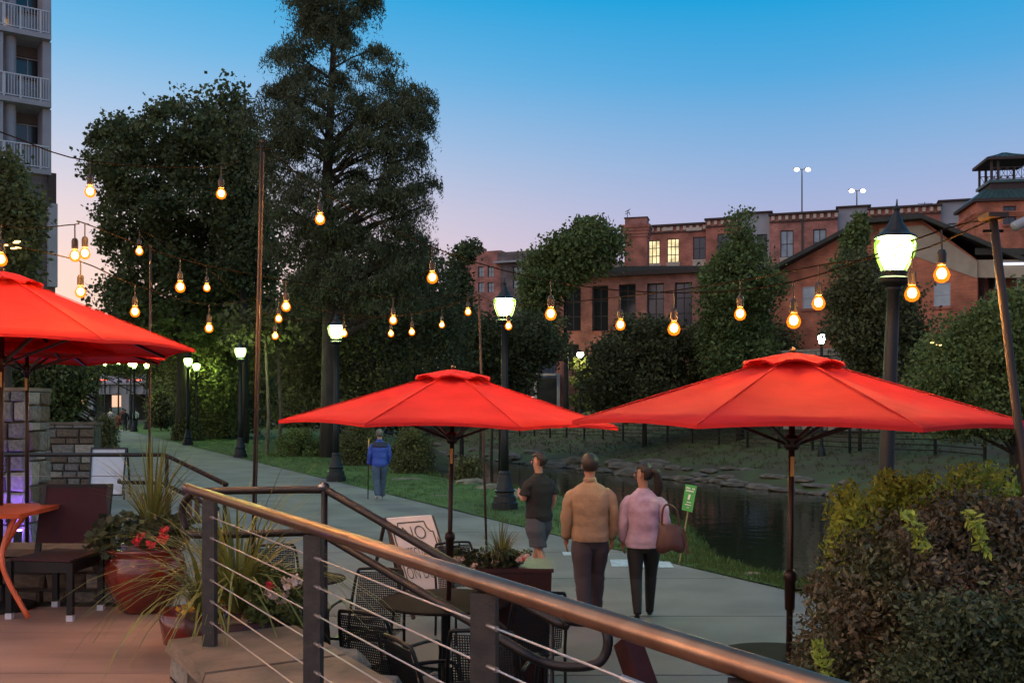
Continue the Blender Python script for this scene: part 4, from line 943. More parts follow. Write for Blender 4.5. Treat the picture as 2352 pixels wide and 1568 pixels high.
tree('small lit yellow green tree under the warm lamp across the river', 92, [(822, 1322, 1344), (838, 1300, 1370), (860, 1296, 1375), (885, 1310, 1370)], 1322, M['leaf_lt'], n=36, per=60, leaf=(.34, .24), rc=.7, tr=.09, branches=14)
# bare trunks of slender trees at the river edge
for i, (px_, d, lab) in enumerate(((612, 44, 'pale slender trunk left of the thin pole beyond the lawn'), (640, 45, 'pale slender trunk just right of the thin pole beyond the lawn'), (1102, 62, 'pinkish slender trunk across the river behind the red umbrella'), (1128, 64, 'second pinkish slender trunk across the river behind the red umbrella'))):
    q = P(px_, 940, d); t_ = thing('tree', lab, 'tree', (q.x, d, tz(q.x, d)))
    z1 = P(0, 880, d).z + 2
    build(MB().tube([(q.x, d, tz(q.x, d) - .1), (q.x + .1, d, 2), (q.x - .05, d, z1)], [.10, .08, .05], 7), 'trunk', M['stone_b'], t_)
    cl = np.array([(q.x + rng.normal() * .8, d + rng.normal() * .6, z1 + rng.uniform(-.3, 1.2), .8) for _ in range(14)]); leaf_obj('crown', leaf_arrays(cl, 70, .3, .17), M['leaf_dk'], t_)

# hedge, right foreground: burgundy mass with bright shoots behind
def hedge(label, cl, m, per, leaf, name='hedge_bush', sticks=0, spread=.45):
    c = cl.mean(0); root = thing(name, label, 'bush', (c[0], c[1], 0)); leaf_obj('foliage', leaf_arrays(cl, per, leaf[0], leaf[1], spread), m, root)
    mb = MB()
    for i in range(0, len(cl), 5): mb.tube([(c[0] + (cl[i, 0] - c[0]) * .3, c[1] + (cl[i, 1] - c[1]) * .3, 0), tuple(cl[i, :3])], [.014, .004], 5)
    build(mb, 'stems', M['bark'], root); return root
hrows = [(1165, 2110, 2250), (1200, 2020, 2480), (1260, 1940, 2520), (1330, 1880, 2520), (1400, 1850, 2520), (1480, 1838, 2520), (1560, 1845, 2520), (1640, 1860, 2520), (1720, 1900, 2520)]
cl = []
ys_ = np.array([r[0] for r in hrows]); xl = np.array([r[1] for r in hrows]); xq = np.array([r[2] for r in hrows])
for i in range(620):
    py = rng.uniform(1165, 1740); a, b = np.interp(py, ys_, xl), np.interp(py, ys_, xq); px_ = rng.uniform(a + 22, b)
    dd = 4.7 + rng.uniform(-.25, .9) + max(0, (1330 - py)) / 400; e_ = (px_ - a) / 120
    if e_ < 1: dd += (1 - e_) * .5
    q = P(px_, py, dd); cl.append((q.x, q.y, q.z, rng.uniform(.10, .20)))
cl = np.array(cl)
hedge('dense burgundy leaved bush filling the right foreground corner', cl, M['leaf_red'], 240, (.032, .015))
cl = []
for i in range(150):
    px_ = rng.uniform(2080, 2520); py = rng.uniform(1390, 1740); q = P(px_, py, 4.25 + rng.uniform(-.1, .2)); cl.append((q.x, q.y, q.z, rng.uniform(.10, .2)))
hedge('dark green leaved bush in the lower right corner of the hedge', np.array(cl), M['leaf_grn'], 230, (.028, .014))
sh = []
for (px_, top_) in ((1935, 1120), (1960, 1150), (1990, 1150), (2030, 1090), (2060, 1088), (2090, 1110), (2125, 1100), (2150, 1120), (2180, 1100), (2205, 1085), (2225, 1080), (2250, 1110), (2290, 1075), (2310, 1090), (2345, 1088), (2390, 1080), (2440, 1090), (2075, 1150), (2270, 1160), (2330, 1150)):
    for k in range(5):
        pz = px_ + rng.uniform(-16, 16); tp = top_ - 8 + rng.uniform(0, 60); dd = 5.3 + rng.uniform(0, .8)
        for j in range(15):
            q = P(pz + rng.normal() * 5 + j * .6, tp + j * 13, dd); sh.append((q.x, q.y, q.z, .045 + .006 * j))
hedge('bright green upright shoots rising behind the burgundy bush', np.array(sh), M['leaf_shoot'], 26, (.042, .016), 'shoot_bush', spread=.62)
sh = []
for (px_, py0) in ((2090, 1180), (2230, 1180), (1875, 1480)):
    for j in range(9): q = P(px_ + j * 4, py0 + j * 11, 4.55); sh.append((q.x, q.y, q.z, .035))
hedge('few bright green sprigs poking through the burgundy bush', np.array(sh), M['leaf_shoot'], 16, (.04, .016), 'sprig_bush', spread=.55)

# grass tufts
def tufts(name, label, pts, h, m, per=7):
    p = np.repeat(np.array(pts), per, 0); n = len(p); p = p + np.c_[rng.normal(size=(n, 2)) * .05, np.zeros(n)]
    up = np.c_[rng.normal(size=(n, 2)) * .3, np.ones(n)] * (h * rng.uniform(.5, 1.3, (n, 1))); sd = np.c_[rng.normal(size=(n, 2)), np.zeros(n)]; sd = sd / np.linalg.norm(sd, axis=1)[:, None] * h * .10
    v = np.stack([p - sd, p + sd, p + sd * .3 + up, p - sd * .3 + up], 1).reshape(-1, 3); o = leaf_obj(name, v, m); tag(o, label, kind='stuff'); return o
pts = []
for i in range(5200):
    y = 11.6 + 55 * random.random() ** 1.7; o = random.uniform(.02, lawn_w(y) + .15); x = xr(y) + o / .892; pts.append((x, y, tz(x, y) + .04))
tufts('lawn_grass', 'short grass blades on the lawn strip', pts, .05, M['blade'], 8)
pts = []
for i in range(14000):
    y = random.uniform(30, 100); o = random.uniform(24.5, 60); x = xr(y) + o / .892; pts.append((x, y, ground_z(x, y)))
tufts('bank_grass', 'rough grass on the far river bank', pts, .15, M['leaf_dk'], 6)
pts = []
for i in range(1600):
    y = random.uniform(8, 40); o = lawn_w(y) + random.uniform(-.1, .9); x = xr(y) + o / .892; pts.append((x, y, ground_z(x, y)))
tufts('bank_grass', 'weeds along the near river bank edge', pts, .12, M['blade'], 7)

# ------------------------------------------------------------------ spiky pot plants
def spikes(c, n, L_, rad, m, parent, name='spiky_leaves', lean=.9, w_=.012):
    mb = MB()
    for i in range(n):
        a = random.uniform(0, 6.283); l = random.uniform(.05, 1) ** .7 * lean; ln = L_ * random.uniform(.65, 1.1); dx, dy = math.cos(a), math.sin(a); pts = []
        for k in range(7):
            t = k / 6; r = rad * .3 + ln * t * math.sin(l * (.35 + .75 * t)); z = ln * t * math.cos(l * (.35 + .95 * t)); pts.append(Vector(c) + Vector((dx * r, dy * r, z)))
        sd = Vector((-dy, dx, 0)) * w_; vs = []
        for k, p in enumerate(pts): q = sd * (1 - (k / 6) ** 2 * .9); vs += [p - q, p + q]
        mb.add(vs, [(2 * k, 2 * k + 1, 2 * k + 3, 2 * k + 2) for k in range(6)])
    return tag(build(mb, name, m, parent), kind='stuff')
def blossom(parent, c, r, m, n=26, name='flower'):
    return leaf_obj(name, leaf_arrays(np.array([(c[0], c[1], c[2], r)]), n, .036, .032, .5), m, parent)
# 1 glazed pot on the terrace
q = P(335, 1395, 1.6 * F / 455 - .1); pz = (q.x, q.y)
p1 = thing('potted_plant', 'large red glazed pot with spiky grass and red geraniums', 'potted plant', (*pz, DECK))
build(MB().lathe([(.17, DECK), (.20, DECK + .02), (.29, DECK + .2), (.315, DECK + .32), (.29, DECK + .43), (.27, DECK + .46), (.30, DECK + .48), (.30, DECK + .51), (.26, DECK + .51), (.25, DECK + .46)], (*pz, 0), 32), 'pot', M['glaze'], p1, True)
spikes((pz[0] + .05, pz[1], DECK + .55), 95, .85, .06, M['spike'], p1, lean=.75, w_=.008)
cl = np.array([(pz[0] + rng.uniform(-.32, .30), pz[1] + rng.uniform(-.25, .2), DECK + .56 + rng.uniform(-.03, .16), .10) for _ in range(34)]); leaf_obj('foliage', leaf_arrays(cl, 26, .06, .05), M['leaf_grn'], p1)
for (a, b) in ((316, 1242), (325, 1230), (376, 1228), (372, 1238), (378, 1215), (348, 1250)):
    g_ = P(a, b, pz[1] - .28); blossom(p1, g_, .035, M['flower_r'], 22)
# 2 low urn with long arching blades behind post 1
q = P(446, 1440, 6.9); 
p2 = thing('potted_plant', 'half hidden red pot of yellow flowers at the terrace edge', 'potted plant', (q.x, q.y, .30))
zt_ = P(0, 1400, 6.9).z
build(MB().lathe([(.14, .25), (.22, zt_ - .12), (.24, zt_), (.20, zt_)], (q.x, q.y, 0), 24), 'pot', M['glaze'], p2, True)
build(MB().lathe([(.16, 0), (.16, .25)], (q.x, q.y, 0), 16), 'pot_stand', M['stone_a'], p2)
cl = np.array([(q.x + rng.uniform(-.10, .2), q.y + rng.uniform(-.2, .1), zt_ + rng.uniform(-.15, .06), .08) for _ in range(14)]); leaf_obj('flower', leaf_arrays(cl, 22, .05, .04), M['flower_y'], p2)
# 3 planter with big spiky grass, white flowers, between post 1 and 2
q = P(560, 1450, 6.7); zt_ = P(0, 1408, 6.7).z
p3 = thing('planter', 'dark red planter with tall spiky grass and cream flowers behind the rail', 'planter', (q.x, q.y, 0))
build(MB().lathe([(.30, 0), (.36, zt_ - .1), (.38, zt_ - .09), (.38, zt_), (.33, zt_), (.32, zt_ - .06)], (q.x, q.y, 0), 28), 'pot', M['planter'], p3, True)
spikes((q.x - .03, q.y - .05, zt_ + .02), 190, 1.12, .10, M['spike'], p3, lean=1.45, w_=.010)
spikes((q.x - .25, q.y - .05, zt_ + .02), 70, .95, .10, M['spike'], p3, lean=1.75, w_=.009)
cl = np.array([(P(px_, py, 6.5).x, 6.5 + rng.uniform(-.1, .25), P(px_, py, 6.5).z, .07) for px_, py in zip(rng.uniform(570, 690, 50), rng.uniform(1330, 1440, 50))]); leaf_obj('foliage', leaf_arrays(cl, 30, .055, .035), M['leaf_lt'], p3)
for (a, b) in ((655, 1335), (672, 1328), (664, 1345), (628, 1368), (640, 1378), (618, 1362), (655, 1365), (650, 1386), (680, 1340)): blossom(p3, P(a, b, 6.4), .03, M['flower_p'], 14)
blossom(p3, P(618, 1343, 6.4), .03, M['flower_r'], 12)
# 4 long planter in the lower patio by the path
q = P(1175, 1345, 8.2); zt_ = P(0, 1303, 8.2).z
p4 = thing('planter', 'dark rectangular planter with spiky plant and white flowers beside the tee shirt man', 'planter', (q.x, q.y, 0))
build(MB().hexa([(P(1110, 0, 8.2).x, 8.0, 0), (P(1255, 0, 8.2).x, 8.0, 0), (P(1255, 0, 8.2).x, 8.45, 0), (P(1110, 0, 8.2).x, 8.45, 0)], [(P(1100, 0, 8.2).x, 7.97, zt_), (P(1265, 0, 8.2).x, 7.97, zt_), (P(1265, 0, 8.2).x, 8.5, zt_), (P(1100, 0, 8.2).x, 8.5, zt_)]), 'box', M['planter'], p4)
build(MB().box(((P(1100, 0, 8.2).x + P(1265, 0, 8.2).x) / 2, 8.235, zt_ + .015), (.62, .56, .03)), 'rim', M['planter'], p4)
spikes((P(1150, 0, 8.2).x, 8.2, zt_), 90, .42, .04, M['spike'], p4, lean=1.1, w_=.007)
cl = np.array([(P(px_, py, 8.1).x, 8.1 + rng.uniform(-.1, .2), P(px_, py, 8.1).z, .06) for px_, py in zip(rng.uniform(1030, 1225, 44), rng.uniform(1268, 1305, 44))]); leaf_obj('foliage', leaf_arrays(cl, 24, .05, .035), M['leaf_grn'], p4)
for (a, b) in ((1048, 1280), (1056, 1286), (1140, 1290), (1196, 1285), (1205, 1276), (1088, 1300)): blossom(p4, P(a, b, 8.0), .03, M['flower_p'], 14)
blossom(p4, P(1202, 1284, 8.0), .02, M['flower_r'], 10)

# ------------------------------------------------------------------ umbrellas
def umbrella(label, c, rim, Rr, rise, phase, base_z, lean=(0, 0), crank=True, vent=.30, label_patch=True, group='red canvas market umbrellas'):
    r = thing('market_umbrella', label, 'umbrella', (c[0], c[1], base_z), group)
    q = Vector((c[0], c[1], 0)); V = lambda a, rad, z: q + Vector((rad * math.cos(a), rad * math.sin(a), z))
    th = .006; nA, nR = 6, 7
    def zc(t, u): return rim + rise * (1 - t) ** 1.02 - .03 * math.sin(math.pi * t) * (1 - abs(2 * u - 1)) - .0
    for k in range(8):
        a0 = phase + k * math.pi / 4; a1 = a0 + math.pi / 4; mb = MB(); top = []; 
        for i in range(nR + 1):
            t = .06 + .94 * i / nR
            for j in range(nA + 1):
                u = j / nA; A = V(a0, Rr * t, 0); B = V(a1, Rr * t, 0); p = A.lerp(B, u); p.z = zc(t, u) + (.022 * math.sin(math.pi * u)) * t ** 3 + .004 * noise.noise(Vector((p.x * 6, p.y * 6, k))); top.append(p)
        n = len(top); fs = []
        for i in range(nR):
            for j in range(nA):
                a = i * (nA + 1) + j; fs.append((a, a + nA + 1, a + nA + 2, a + 1)); fs.append((a + n, a + 1 + n, a + nA + 2 + n, a + nA + 1 + n))
        for j in range(nA): a = nR * (nA + 1) + j; fs.append((a, a + n, a + n + 1, a + 1))
        mb.add(top + [p - Vector((0, 0, th)) for p in top], fs); build(mb, 'canopy_panel', M['red'], r, True)
        sm = MB(); hp_ = [V(a0, Rr * 1.001, 0).lerp(V(a1, Rr * 1.001, 0), j / nA) for j in range(nA + 1)]
        for j in range(nA):
            za = [rim + .022 * math.sin(math.pi * jj / nA) + .001 for jj in (j, j + 1)]
            sm.hexa([Vector((hp_[j].x, hp_[j].y, za[0] - .022)), Vector((hp_[j + 1].x, hp_[j + 1].y, za[1] - .022)), Vector((hp_[j + 1].x * .998 + q.x * .002, hp_[j + 1].y * .998 + q.y * .002, za[1] - .022)), Vector((hp_[j].x * .998 + q.x * .002, hp_[j].y * .998 + q.y * .002, za[0] - .022))],
                    [Vector((hp_[j].x, hp_[j].y, za[0])), Vector((hp_[j + 1].x, hp_[j + 1].y, za[1])), Vector((hp_[j + 1].x * .998 + q.x * .002, hp_[j + 1].y * .998 + q.y * .002, za[1])), Vector((hp_[j].x * .998 + q.x * .002, hp_[j].y * .998 + q.y * .002, za[0]))])
        build(sm, 'hem', M['red'], r)
        build(MB().bar(V(a0, Rr * .16, rim + rise * .84 + .004), V(a0, Rr * .998, rim + .004), .010, .005), 'seam', M['red'], r)
        # rib
        build(MB().bar(V(a0, .04, rim + rise - .10), V(a0, Rr * .985, rim - .012), .02, .022), 'rib', M['polebrown'], r)
        build(MB().bar(V(a0, .05, rim - .12), V(a0, Rr * .55, rim + rise * .42 - .05), .014, .018), 'strut', M['polebrown'], r)
    mb = MB(); ring = []; nn = 32
    for i, (rad, z) in enumerate(((.03, rise * .99 + .012), (vent * .42, rise * .965 + .006), (vent, rise * (1 - vent / Rr) + .022))):
        for k in range(nn):
            a = phase + 2 * math.pi * k / nn; sc_ = 1.0
            if i: 
                ph = (k % 4) / 4; sc_ = math.cos(math.pi / 8) / math.cos((ph - .5) * math.pi / 4); 
            z2 = z + (.028 * math.sin(math.pi * ((k % 4) / 4)) if i == 2 else 0); ring.append(V(a, rad * sc_ * 1.06, rim + z2))
    fs = [(i * nn + k, (i + 1) * nn + k, (i + 1) * nn + (k + 1) % nn, i * nn + (k + 1) % nn) for i in range(2) for k in range(nn)] + [tuple(range(nn))]
    mb.add(ring, fs); n = len(ring); mb.add([p - Vector((0, 0, .012)) for p in ring], [tuple(reversed(f)) for f in fs]); build(mb, 'vent_cap', M['red'], r)
    build(MB().ball(q + Vector((0, 0, rim + rise + .025)), .020, 8), 'finial', M['polebrown'], r, True)
    build(MB().tube([q + Vector((0, 0, base_z)), q + Vector((0, 0, rim + rise + .01))], .019, 14), 'pole', M['polebrown'], r, True)
    build(MB().lathe([(.035, rim - .16), (.05, rim - .14), (.05, rim - .09), (.03, rim - .07)], q, 12), 'hub', M['polebrown'], r)
    if crank:
        zc_ = base_z + .92 if base_z > .2 else base_z + 1.16
        hb = build(MB().lathe([(.022, -.13), (.030, -.12), (.034, .05), (.042, .06), (.040, .10), (.022, .12)], q + Vector((0, 0, zc_)), 12), 'crank_housing', M['polebrown'], r, True)
        build(MB().tube([q + Vector((.03, -.01, zc_)), q + Vector((.075, -.02, zc_)), q + Vector((.08, -.02, zc_ + .03))], .009, 6), 'crank_handle', M['polebrown'], hb)
    if label_patch: build(MB().box(q + Vector((0, -.020, rim - .26)), (.022, .006, .12)), 'pole_sticker', M['brass'], r)
    build(MB().lathe([(.26, base_z), (.26, base_z + .04), (.06, base_z + .07), (.04, base_z + .20), (.02, base_z + .2)], q, 20), 'base', M['black'], r)
    r.rotation_euler = (lean[0], lean[1], 0); return r
um2 = umbrella('middle red umbrella over the lower patio tables with pale sticker on its pole', P(1026, 0, 7.95)[:2], 2.14, 1.37, .42, R(23), 0, (0, R(1.2)))
um3 = umbrella('right red umbrella in front of the tall lamp, nearest and widest', P(1809, 0, 6.05)[:2], 2.165, 1.37, .42, R(10), 0, (0, R(.7)))
um1 = umbrella('left red umbrella seen from below over the terrace, cut by the frame', P(0, 0, 8.0)[:2], 2.75, 1.50, .60, R(8), DECK, (0, R(.4)), crank=False)
um4 = umbrella('farther red umbrella mostly hidden behind the left one', P(62, 0, 9.9)[:2], 2.76, 1.37, .45, R(0), DECK, crank=False)

# ------------------------------------------------------------------ street lamps
def lamp(label, px_, d, zc=4.42, k=1.0, glowm='lampglow', lean=0, base_level=None, group='black acorn street lamps along the river path', pxtop=None):
    q = P(px_, 0, d); b = base_level if base_level is not None else tz(q.x, d) + .02
    r = thing('street_lamp', label, 'street lamp', (q.x, d, b), group); c = Vector((q.x, d, b)); H_ = zc
    build(MB().lathe([(.29, 0), (.29, .16), (.25, .18), (.24, .30), (.205, .33), (.20, .38), (.235, .42), (.20, .46), (.15, .62), (.125, .78), (.13, .80), (.115, .84), (.095, .86)], c, 16), 'base', M['lamp_iron'], r)
    build(MB().lathe([(.095, .85), (.085, 1.6), (.075, 3.2), (.068, H_ - .42), (.10, H_ - .40), (.08, H_ - .37)], c, 14), 'pole', M['lamp_iron'], r, True)
    build(MB().lathe([(.08, H_ - .37), (.17, H_ - .33), (.19, H_ - .28), (.13, H_ - .25), (.145, H_ - .20), (.14, H_ - .19)], c, 16), 'collar', M['lamp_iron'], r)
    build(MB().lathe([(.14, H_ - .185), (.19, H_ - .08), (.225, H_ + .04), (.23, H_ + .13), (.205, H_ + .185), (.03, H_ + .19)], c, 20), 'globe', M['lampglass'], r, True)
    build(MB().lathe([(.105, H_ - .165), (.15, H_ - .07), (.185, H_ + .04), (.19, H_ + .11), (.16, H_ + .155), (.03, H_ + .165)], c, 16), 'lamp_core', M[glowm], r, True)
    build(MB().lathe([(.235, H_ + .185), (.24, H_ + .205), (.15, H_ + .26), (.085, H_ + .36), (.04, H_ + .47), (.03, H_ + .50), (.045, H_ + .53), (.012, H_ + .57), (.006, H_ + .64)], c, 16), 'cap', M['lamp_iron'], r)
    cg = MB()
    for i in range(6):
        a = i * math.pi / 3 + .2; cg.tube([c + Vector((.155 * math.cos(a), .155 * math.sin(a), H_ - .19)), c + Vector((.205 * math.cos(a), .205 * math.sin(a), H_ - .07)), c + Vector((.243 * math.cos(a), .243 * math.sin(a), H_ + .08)), c + Vector((.24 * math.cos(a), .24 * math.sin(a), H_ + .2))], .006, 5)
    build(cg, 'cage', M['lamp_iron'], r); r.rotation_euler = (0, lean, 0); return r
lamp('tall street lamp in front of the brick house, biggest and brightest', 2023, 11.5, zc=4.04, lean=R(2.3))
lamp('street lamp in the middle with its flared base on the lawn end', 1159, 21.8)
lamp('street lamp on the lawn left of the person in blue', 772, 29.5)
lamp('street lamp just left of the thin tall pole', 552, 42)
lamp('front lamp of the cluster of three green glowing globes', 432, 54, zc=4.5)
lamp('right lamp of the cluster of three green glowing globes', 451, 60, zc=4.45, glowm='lampglow_far')
lamp('left lamp of the cluster of three green glowing globes', 417, 60, zc=4.35, glowm='lampglow_far')
lamp('far street lamp over the distant walkers', 308, 78, zc=5.2, glowm='lampglow_far')
lamp('far street lamp beside the thin pole near the bridge', 337, 84, zc=5.4, glowm='lampglow_far')
lamp('far street lamp just left of the distant walkers', 300, 83, zc=5.5, glowm='lampglow_far')
lamp('faint distant street lamp over the left bridge end', 272, 100, zc=6.3, glowm='lampglow_far')
lamp('faint distant street lamp half hidden in leaves left of the bridge', 241, 98, zc=6.1, glowm='lampglow_far')
def far_lamp(label, px_, py, d, m, r_=.22):
    q = P(px_, py, d); b = tz(q.x, d); r = thing('street_lamp', label, 'street lamp', (q.x, d, b)); c = Vector((q.x, d, 0))
    build(MB().lathe([(.22, b), (.18, b + .3), (.09, b + .5), (.07, q.z - .3), (.12, q.z - .24)], c, 12), 'pole', M['lamp_iron'], r)
    build(MB().lathe([(.10, q.z - .24), (r_, q.z), (r_ * .9, q.z + .2), (.03, q.z + .26)], c, 14), 'globe', M[m], r, True)
    build(MB().lathe([(r_ * .95, q.z + .2), (.06, q.z + .38), (.02, q.z + .5)], c, 12), 'cap', M['lamp_iron'], r)
far_lamp('warm lit street lamp across the river above a small tree', 1332, 815, 90, 'lamp_warm', .34)
far_lamp('white lit street lamp in front of the pale retaining wall', 1887, 778, 50, 'lamp_white', .17)
far_lamp('tiny white lamp glimpsed through the trees left of the middle umbrella', 717, 850, 95, 'lamp_white', .12)
# cluster of small warm window lights through leaves on the right
for (a, b, lab) in ((2150, 788, 'small cluster of warm porch lights seen through leaves on the right'), (28, 562, 'small warm lights of the tower seen through leaves at the left edge')):
    q = P(a, b, 29 if a > 1000 else 19); c = thing('porch_light', lab, 'light', q)
    for k in range(5): build(MB().box(q + Vector((rng.uniform(-.14, .14), 0, rng.uniform(-.08, .08))), (.10, .03, .025)), 'lamp_slit', glow('porch_glow', (1, .62, .2), 4), c)

# ------------------------------------------------------------------ string lights
def pole(label, top, foot, r_=.024, cap=None, twin=False):
    t_ = thing('light_pole', label, 'pole', foot)
    build(MB().tube([foot, top], r_, 10), 'pole', M['polesteel'], t_, True)
    if twin: build(MB().tube([Vector(foot) + Vector((.028, -.03, 0)), Vector(top) + Vector((.028, -.03, -.1))], .007, 6), 'conduit', M['polesteel'], t_)
    if cap: build(MB().box(top + Vector((0, 0, .012)), (cap, .12, .024)), 'cap_plate', M['polesteel'], t_)
    else: build(MB().ball(top, r_ * 1.3, 6), 'cap', M['polesteel'], t_)
    hk = MB(); hk.tube([top + Vector((-.05, 0, -.06)), top + Vector((.05, 0, -.06))], .008, 6); build(hk, 'hook_bar', M['wire'], t_)
PA = P(601, 325, 8.6); PAf = Vector((P(574, 0, 8.6).x, 8.6, 0)); pole('thin tall pole left of centre holding the string lights', PA, PAf, .013, twin=True)
PB = P(2281, 503, 5.0); PBf = P(2352, 1085, 5.0); PBf = PB + (PBf - PB) * ((PB.z) / (PB.z - PBf.z)); pole('leaning rusty pole with flat cap plate at the right edge', PB, PBf, .021, cap=.10)
PC = P(1100, 678, 13.2); PCf = P(1118, 1280, 13.2); PCf = PC + (PCf - PC) * (PC.z / (PC.z - PCf.z)); pole('slim dark pole right of the middle umbrella pole', PC, PCf, .016)
PD = P(346, 566, 10.6); PDf = Vector((P(341, 0, 10.6).x, 10.6, 0)); pole('slim rusty pole rising behind the red glazed pot', PD, PDf, .013)
gbulb = thing('string_bulb', 'proto', 'light bulb', (0, 0, 0), 'amber bulbs on the string lights')
build(MB().lathe([(.005, .215), (.005, .115), (.017, .11), (.024, .092), (.024, .04), (.020, .03)], (0, 0, 0), 12), 'socket', M['socket'], gbulb)
build(MB().lathe([(.013, .030), (.024, .018), (.037, -.004), (.042, -.024), (.033, -.050), (.014, -.062)], (0, 0, 0), 14), 'bulb_glass', M['amber'], gbulb, True)
build(MB().ball((0, 0, -.014), .0245, 8, (1, 1, 1.15)), 'filament', M['filament'], gbulb, True)
FIRST = [True]
def bulb(px_, py, d, label, off=None):
    q = P(px_, py, d) if off is None else Vector(off)
    if FIRST[0]: gbulb.location = q; gbulb['label'] = label; FIRST[0] = False; return q
    copy_tree(gbulb, q, random.uniform(0, 3), label); return q
def string(label, pts):
    w_ = []
    for p in pts:
        if isinstance(p, Vector): w_.append(p)
        else: q = bulb(*p); w_.append(q + Vector((0, 0, .215)))
    sp = smooth_path(w_, 5); o = build(MB().tube(sp, .0048, 6), 'string_cable', M['wire']); tag(o, label, 'cable', 'cables of the string lights')
string('long string cable sagging from the left pole to the right pole', [PA, (735, 498, 8.1, 'glowing bulb high in front of the cypress trunk'), (993, 632, 7.6, 'glowing bulb at the right side of the cypress'), (1265, 715, 7.1, 'glowing bulb left of the brick mill windows'),
        (1548, 748, 6.5, 'glowing bulb in front of the rightmost mill windows, the lowest'), (1823, 730, 5.9, 'glowing bulb left of the pale house window'), (2163, 622, 5.25, 'glowing bulb right of the bright street lamp'), PB])
string('string cable from the slim middle pole to the right pole', [PC, (1168, 745, 11.5, 'glowing bulb hanging below the middle lamp globe'), (1425, 741, 8.3, 'glowing bulb in front of the mill between two windows'), (1700, 715, 7.0, 'glowing bulb in front of the rounded green tree'),
        (1880, 689, 6.2, 'glowing bulb over the pale house window'), (2095, 667, 5.6, 'glowing bulb just right of the tall lamp pole'), PB])
string('string cable from beyond the left edge to the left pole', [P(-420, 130, 6.6), (-260, 280, 7, 'glowing bulb outside the view past the left edge, upper string'), P(0, 303, 7.2), (207, 435, 7.6, 'glowing bulb at the upper left edge of the plane tree'), (508, 440, 8.3, 'glowing bulb in the plane tree left of the thin pole'), PA])
string('string cable crossing low in front of the plane tree to the middle pole', [P(-420, 420, 5.4), (-230, 470, 5.9, 'glowing bulb outside the view past the left edge, middle string'), (2, 590, 6.7, 'glowing bulb cut by the left edge above the umbrella'), (172, 582, 7.4, 'left bulb of the hanging pair against the sunset sky'), (195, 577, 7.7, 'right bulb of the hanging pair against the sunset sky'),
        (414, 654, 8.2, 'glowing bulb low in the plane tree, left of a dimmer one'), (657, 699, 8.9, 'glowing bulb right of the thin pole, topmost of three'), (903, 731, 10.2, 'upper bulb of the close pair under the cypress'), (1075, 713, 12.6, 'glowing bulb beside the top of the slim middle pole'), PC])
string('lowest string cable passing over the left umbrella to the middle pole', [P(-400, 520, 5.8), (-220, 560, 6.2, 'glowing bulb outside the view past the left edge, lower string'), P(0, 555, 7.0), (185, 665, 7.6, 'glowing bulb just above the left umbrella slope'), (310, 711, 8.6, 'glowing bulb above the tip of the left umbrella'), (480, 749, 9.8, 'lowest glowing bulb left of the thin pole'),
        (640, 728, 11.2, 'small bulb right of the thin pole, middle of three'), (790, 762, 12.2, 'bulb touching the lamp globe right of the thin pole'), (946, 759, 12.8, 'small bulb right of the close pair under the cypress'), PC])
string('far string cable between the slim poles', [PD, (320, 573, 10.8, 'glowing bulb beside the top of the slim rusty pole'), (475, 657, 11.4, 'smaller bulb low in the plane tree, right of a brighter one'), (632, 768, 12.4, 'small bulb right of the thin pole, lowest of three'), (898, 763, 13.6, 'lower bulb of the close pair under the cypress'), (1015, 743, 14.2, 'bulb above the middle umbrella, left of the slim pole'), PC])
LB = 'added glowing bulb warming the terrace from outside the view'  # unseen bulbs and cables added overhead to warm the deck and rail
for k, (a, b, qs) in enumerate(((Vector((3.4, .2, 3.5)), Vector((-7, -1.2, 3.5)), [(1.7, .2), (.3, .1), (-1.1, .0), (-2.4, -.1), (-3.7, -.3), (-5.2, -.6)]), (Vector((3.4, -2.5, 3.5)), Vector((-7, 4.6, 3.5)), [(1.8, -1.6), (-.2, -1.4), (-2.0, .9), (-3.5, 2.4), (-4.6, 3.4)]))):
    string(('added unseen string cable over the viewer on the terrace', 'second added unseen string cable crossing above the terrace')[k], [a, *[(0, 0, 0, LB, (x, y, 3.15)) for x, y in qs], b])
# ------------------------------------------------------------------ terrace furniture, left
q = G(85, 1422, DECK)
t = thing('cafe_table', 'orange topped table with curved orange legs cut by the left edge', 'table', (P(-20, 0, 7.7).x, 7.7, DECK))
zt = P(0, 1172, 7.7).z; tr_ = P(101, 0, 7.7).x; tl_ = P(-160, 0, 7.7).x
build(MB().hexa([(tl_, 7.35, zt - .025), (tr_ - .02, 7.35, zt - .025), (tr_ - .06, 8.15, zt - .025), (tl_, 8.15, zt - .025)], [(tl_, 7.33, zt + .012), (tr_, 7.33, zt + .012), (tr_ - .05, 8.17, zt + .012), (tl_, 8.17, zt + .012)]), 'tabletop', M['tabletop'], t)
for pts_ in ([(38, 1180, 7.6), (12, 1240, 7.55), (5, 1290, 7.5), (22, 1340, 7.5), (66, 1418, 7.5)], [(58, 1180, 7.8), (28, 1225, 7.8), (8, 1262, 7.85), (-30, 1330, 7.9), (-60, 1400, 7.95)]):
    build(MB().tube(smooth_path([P(*a) for a in pts_], 5), .020, 8), 'leg', M['tabletop'], t, True)
ch1 = thing('sling_chair', 'maroon sling chair with white feet beside the orange table', 'chair', P(120, 1410, 7.8) * 1)
ch1.location = (P(130, 0, 7.8).x, 7.8, DECK)
fl_, fr2, bl_, br2 = G(22, 1420, DECK), G(162, 1425, DECK), G(128, 1392, DECK), G(232, 1400, DECK)
SZ = DECK + .44
def up(p, z, dx=0, dy=0): return Vector((p.x + dx, p.y + dy, z))
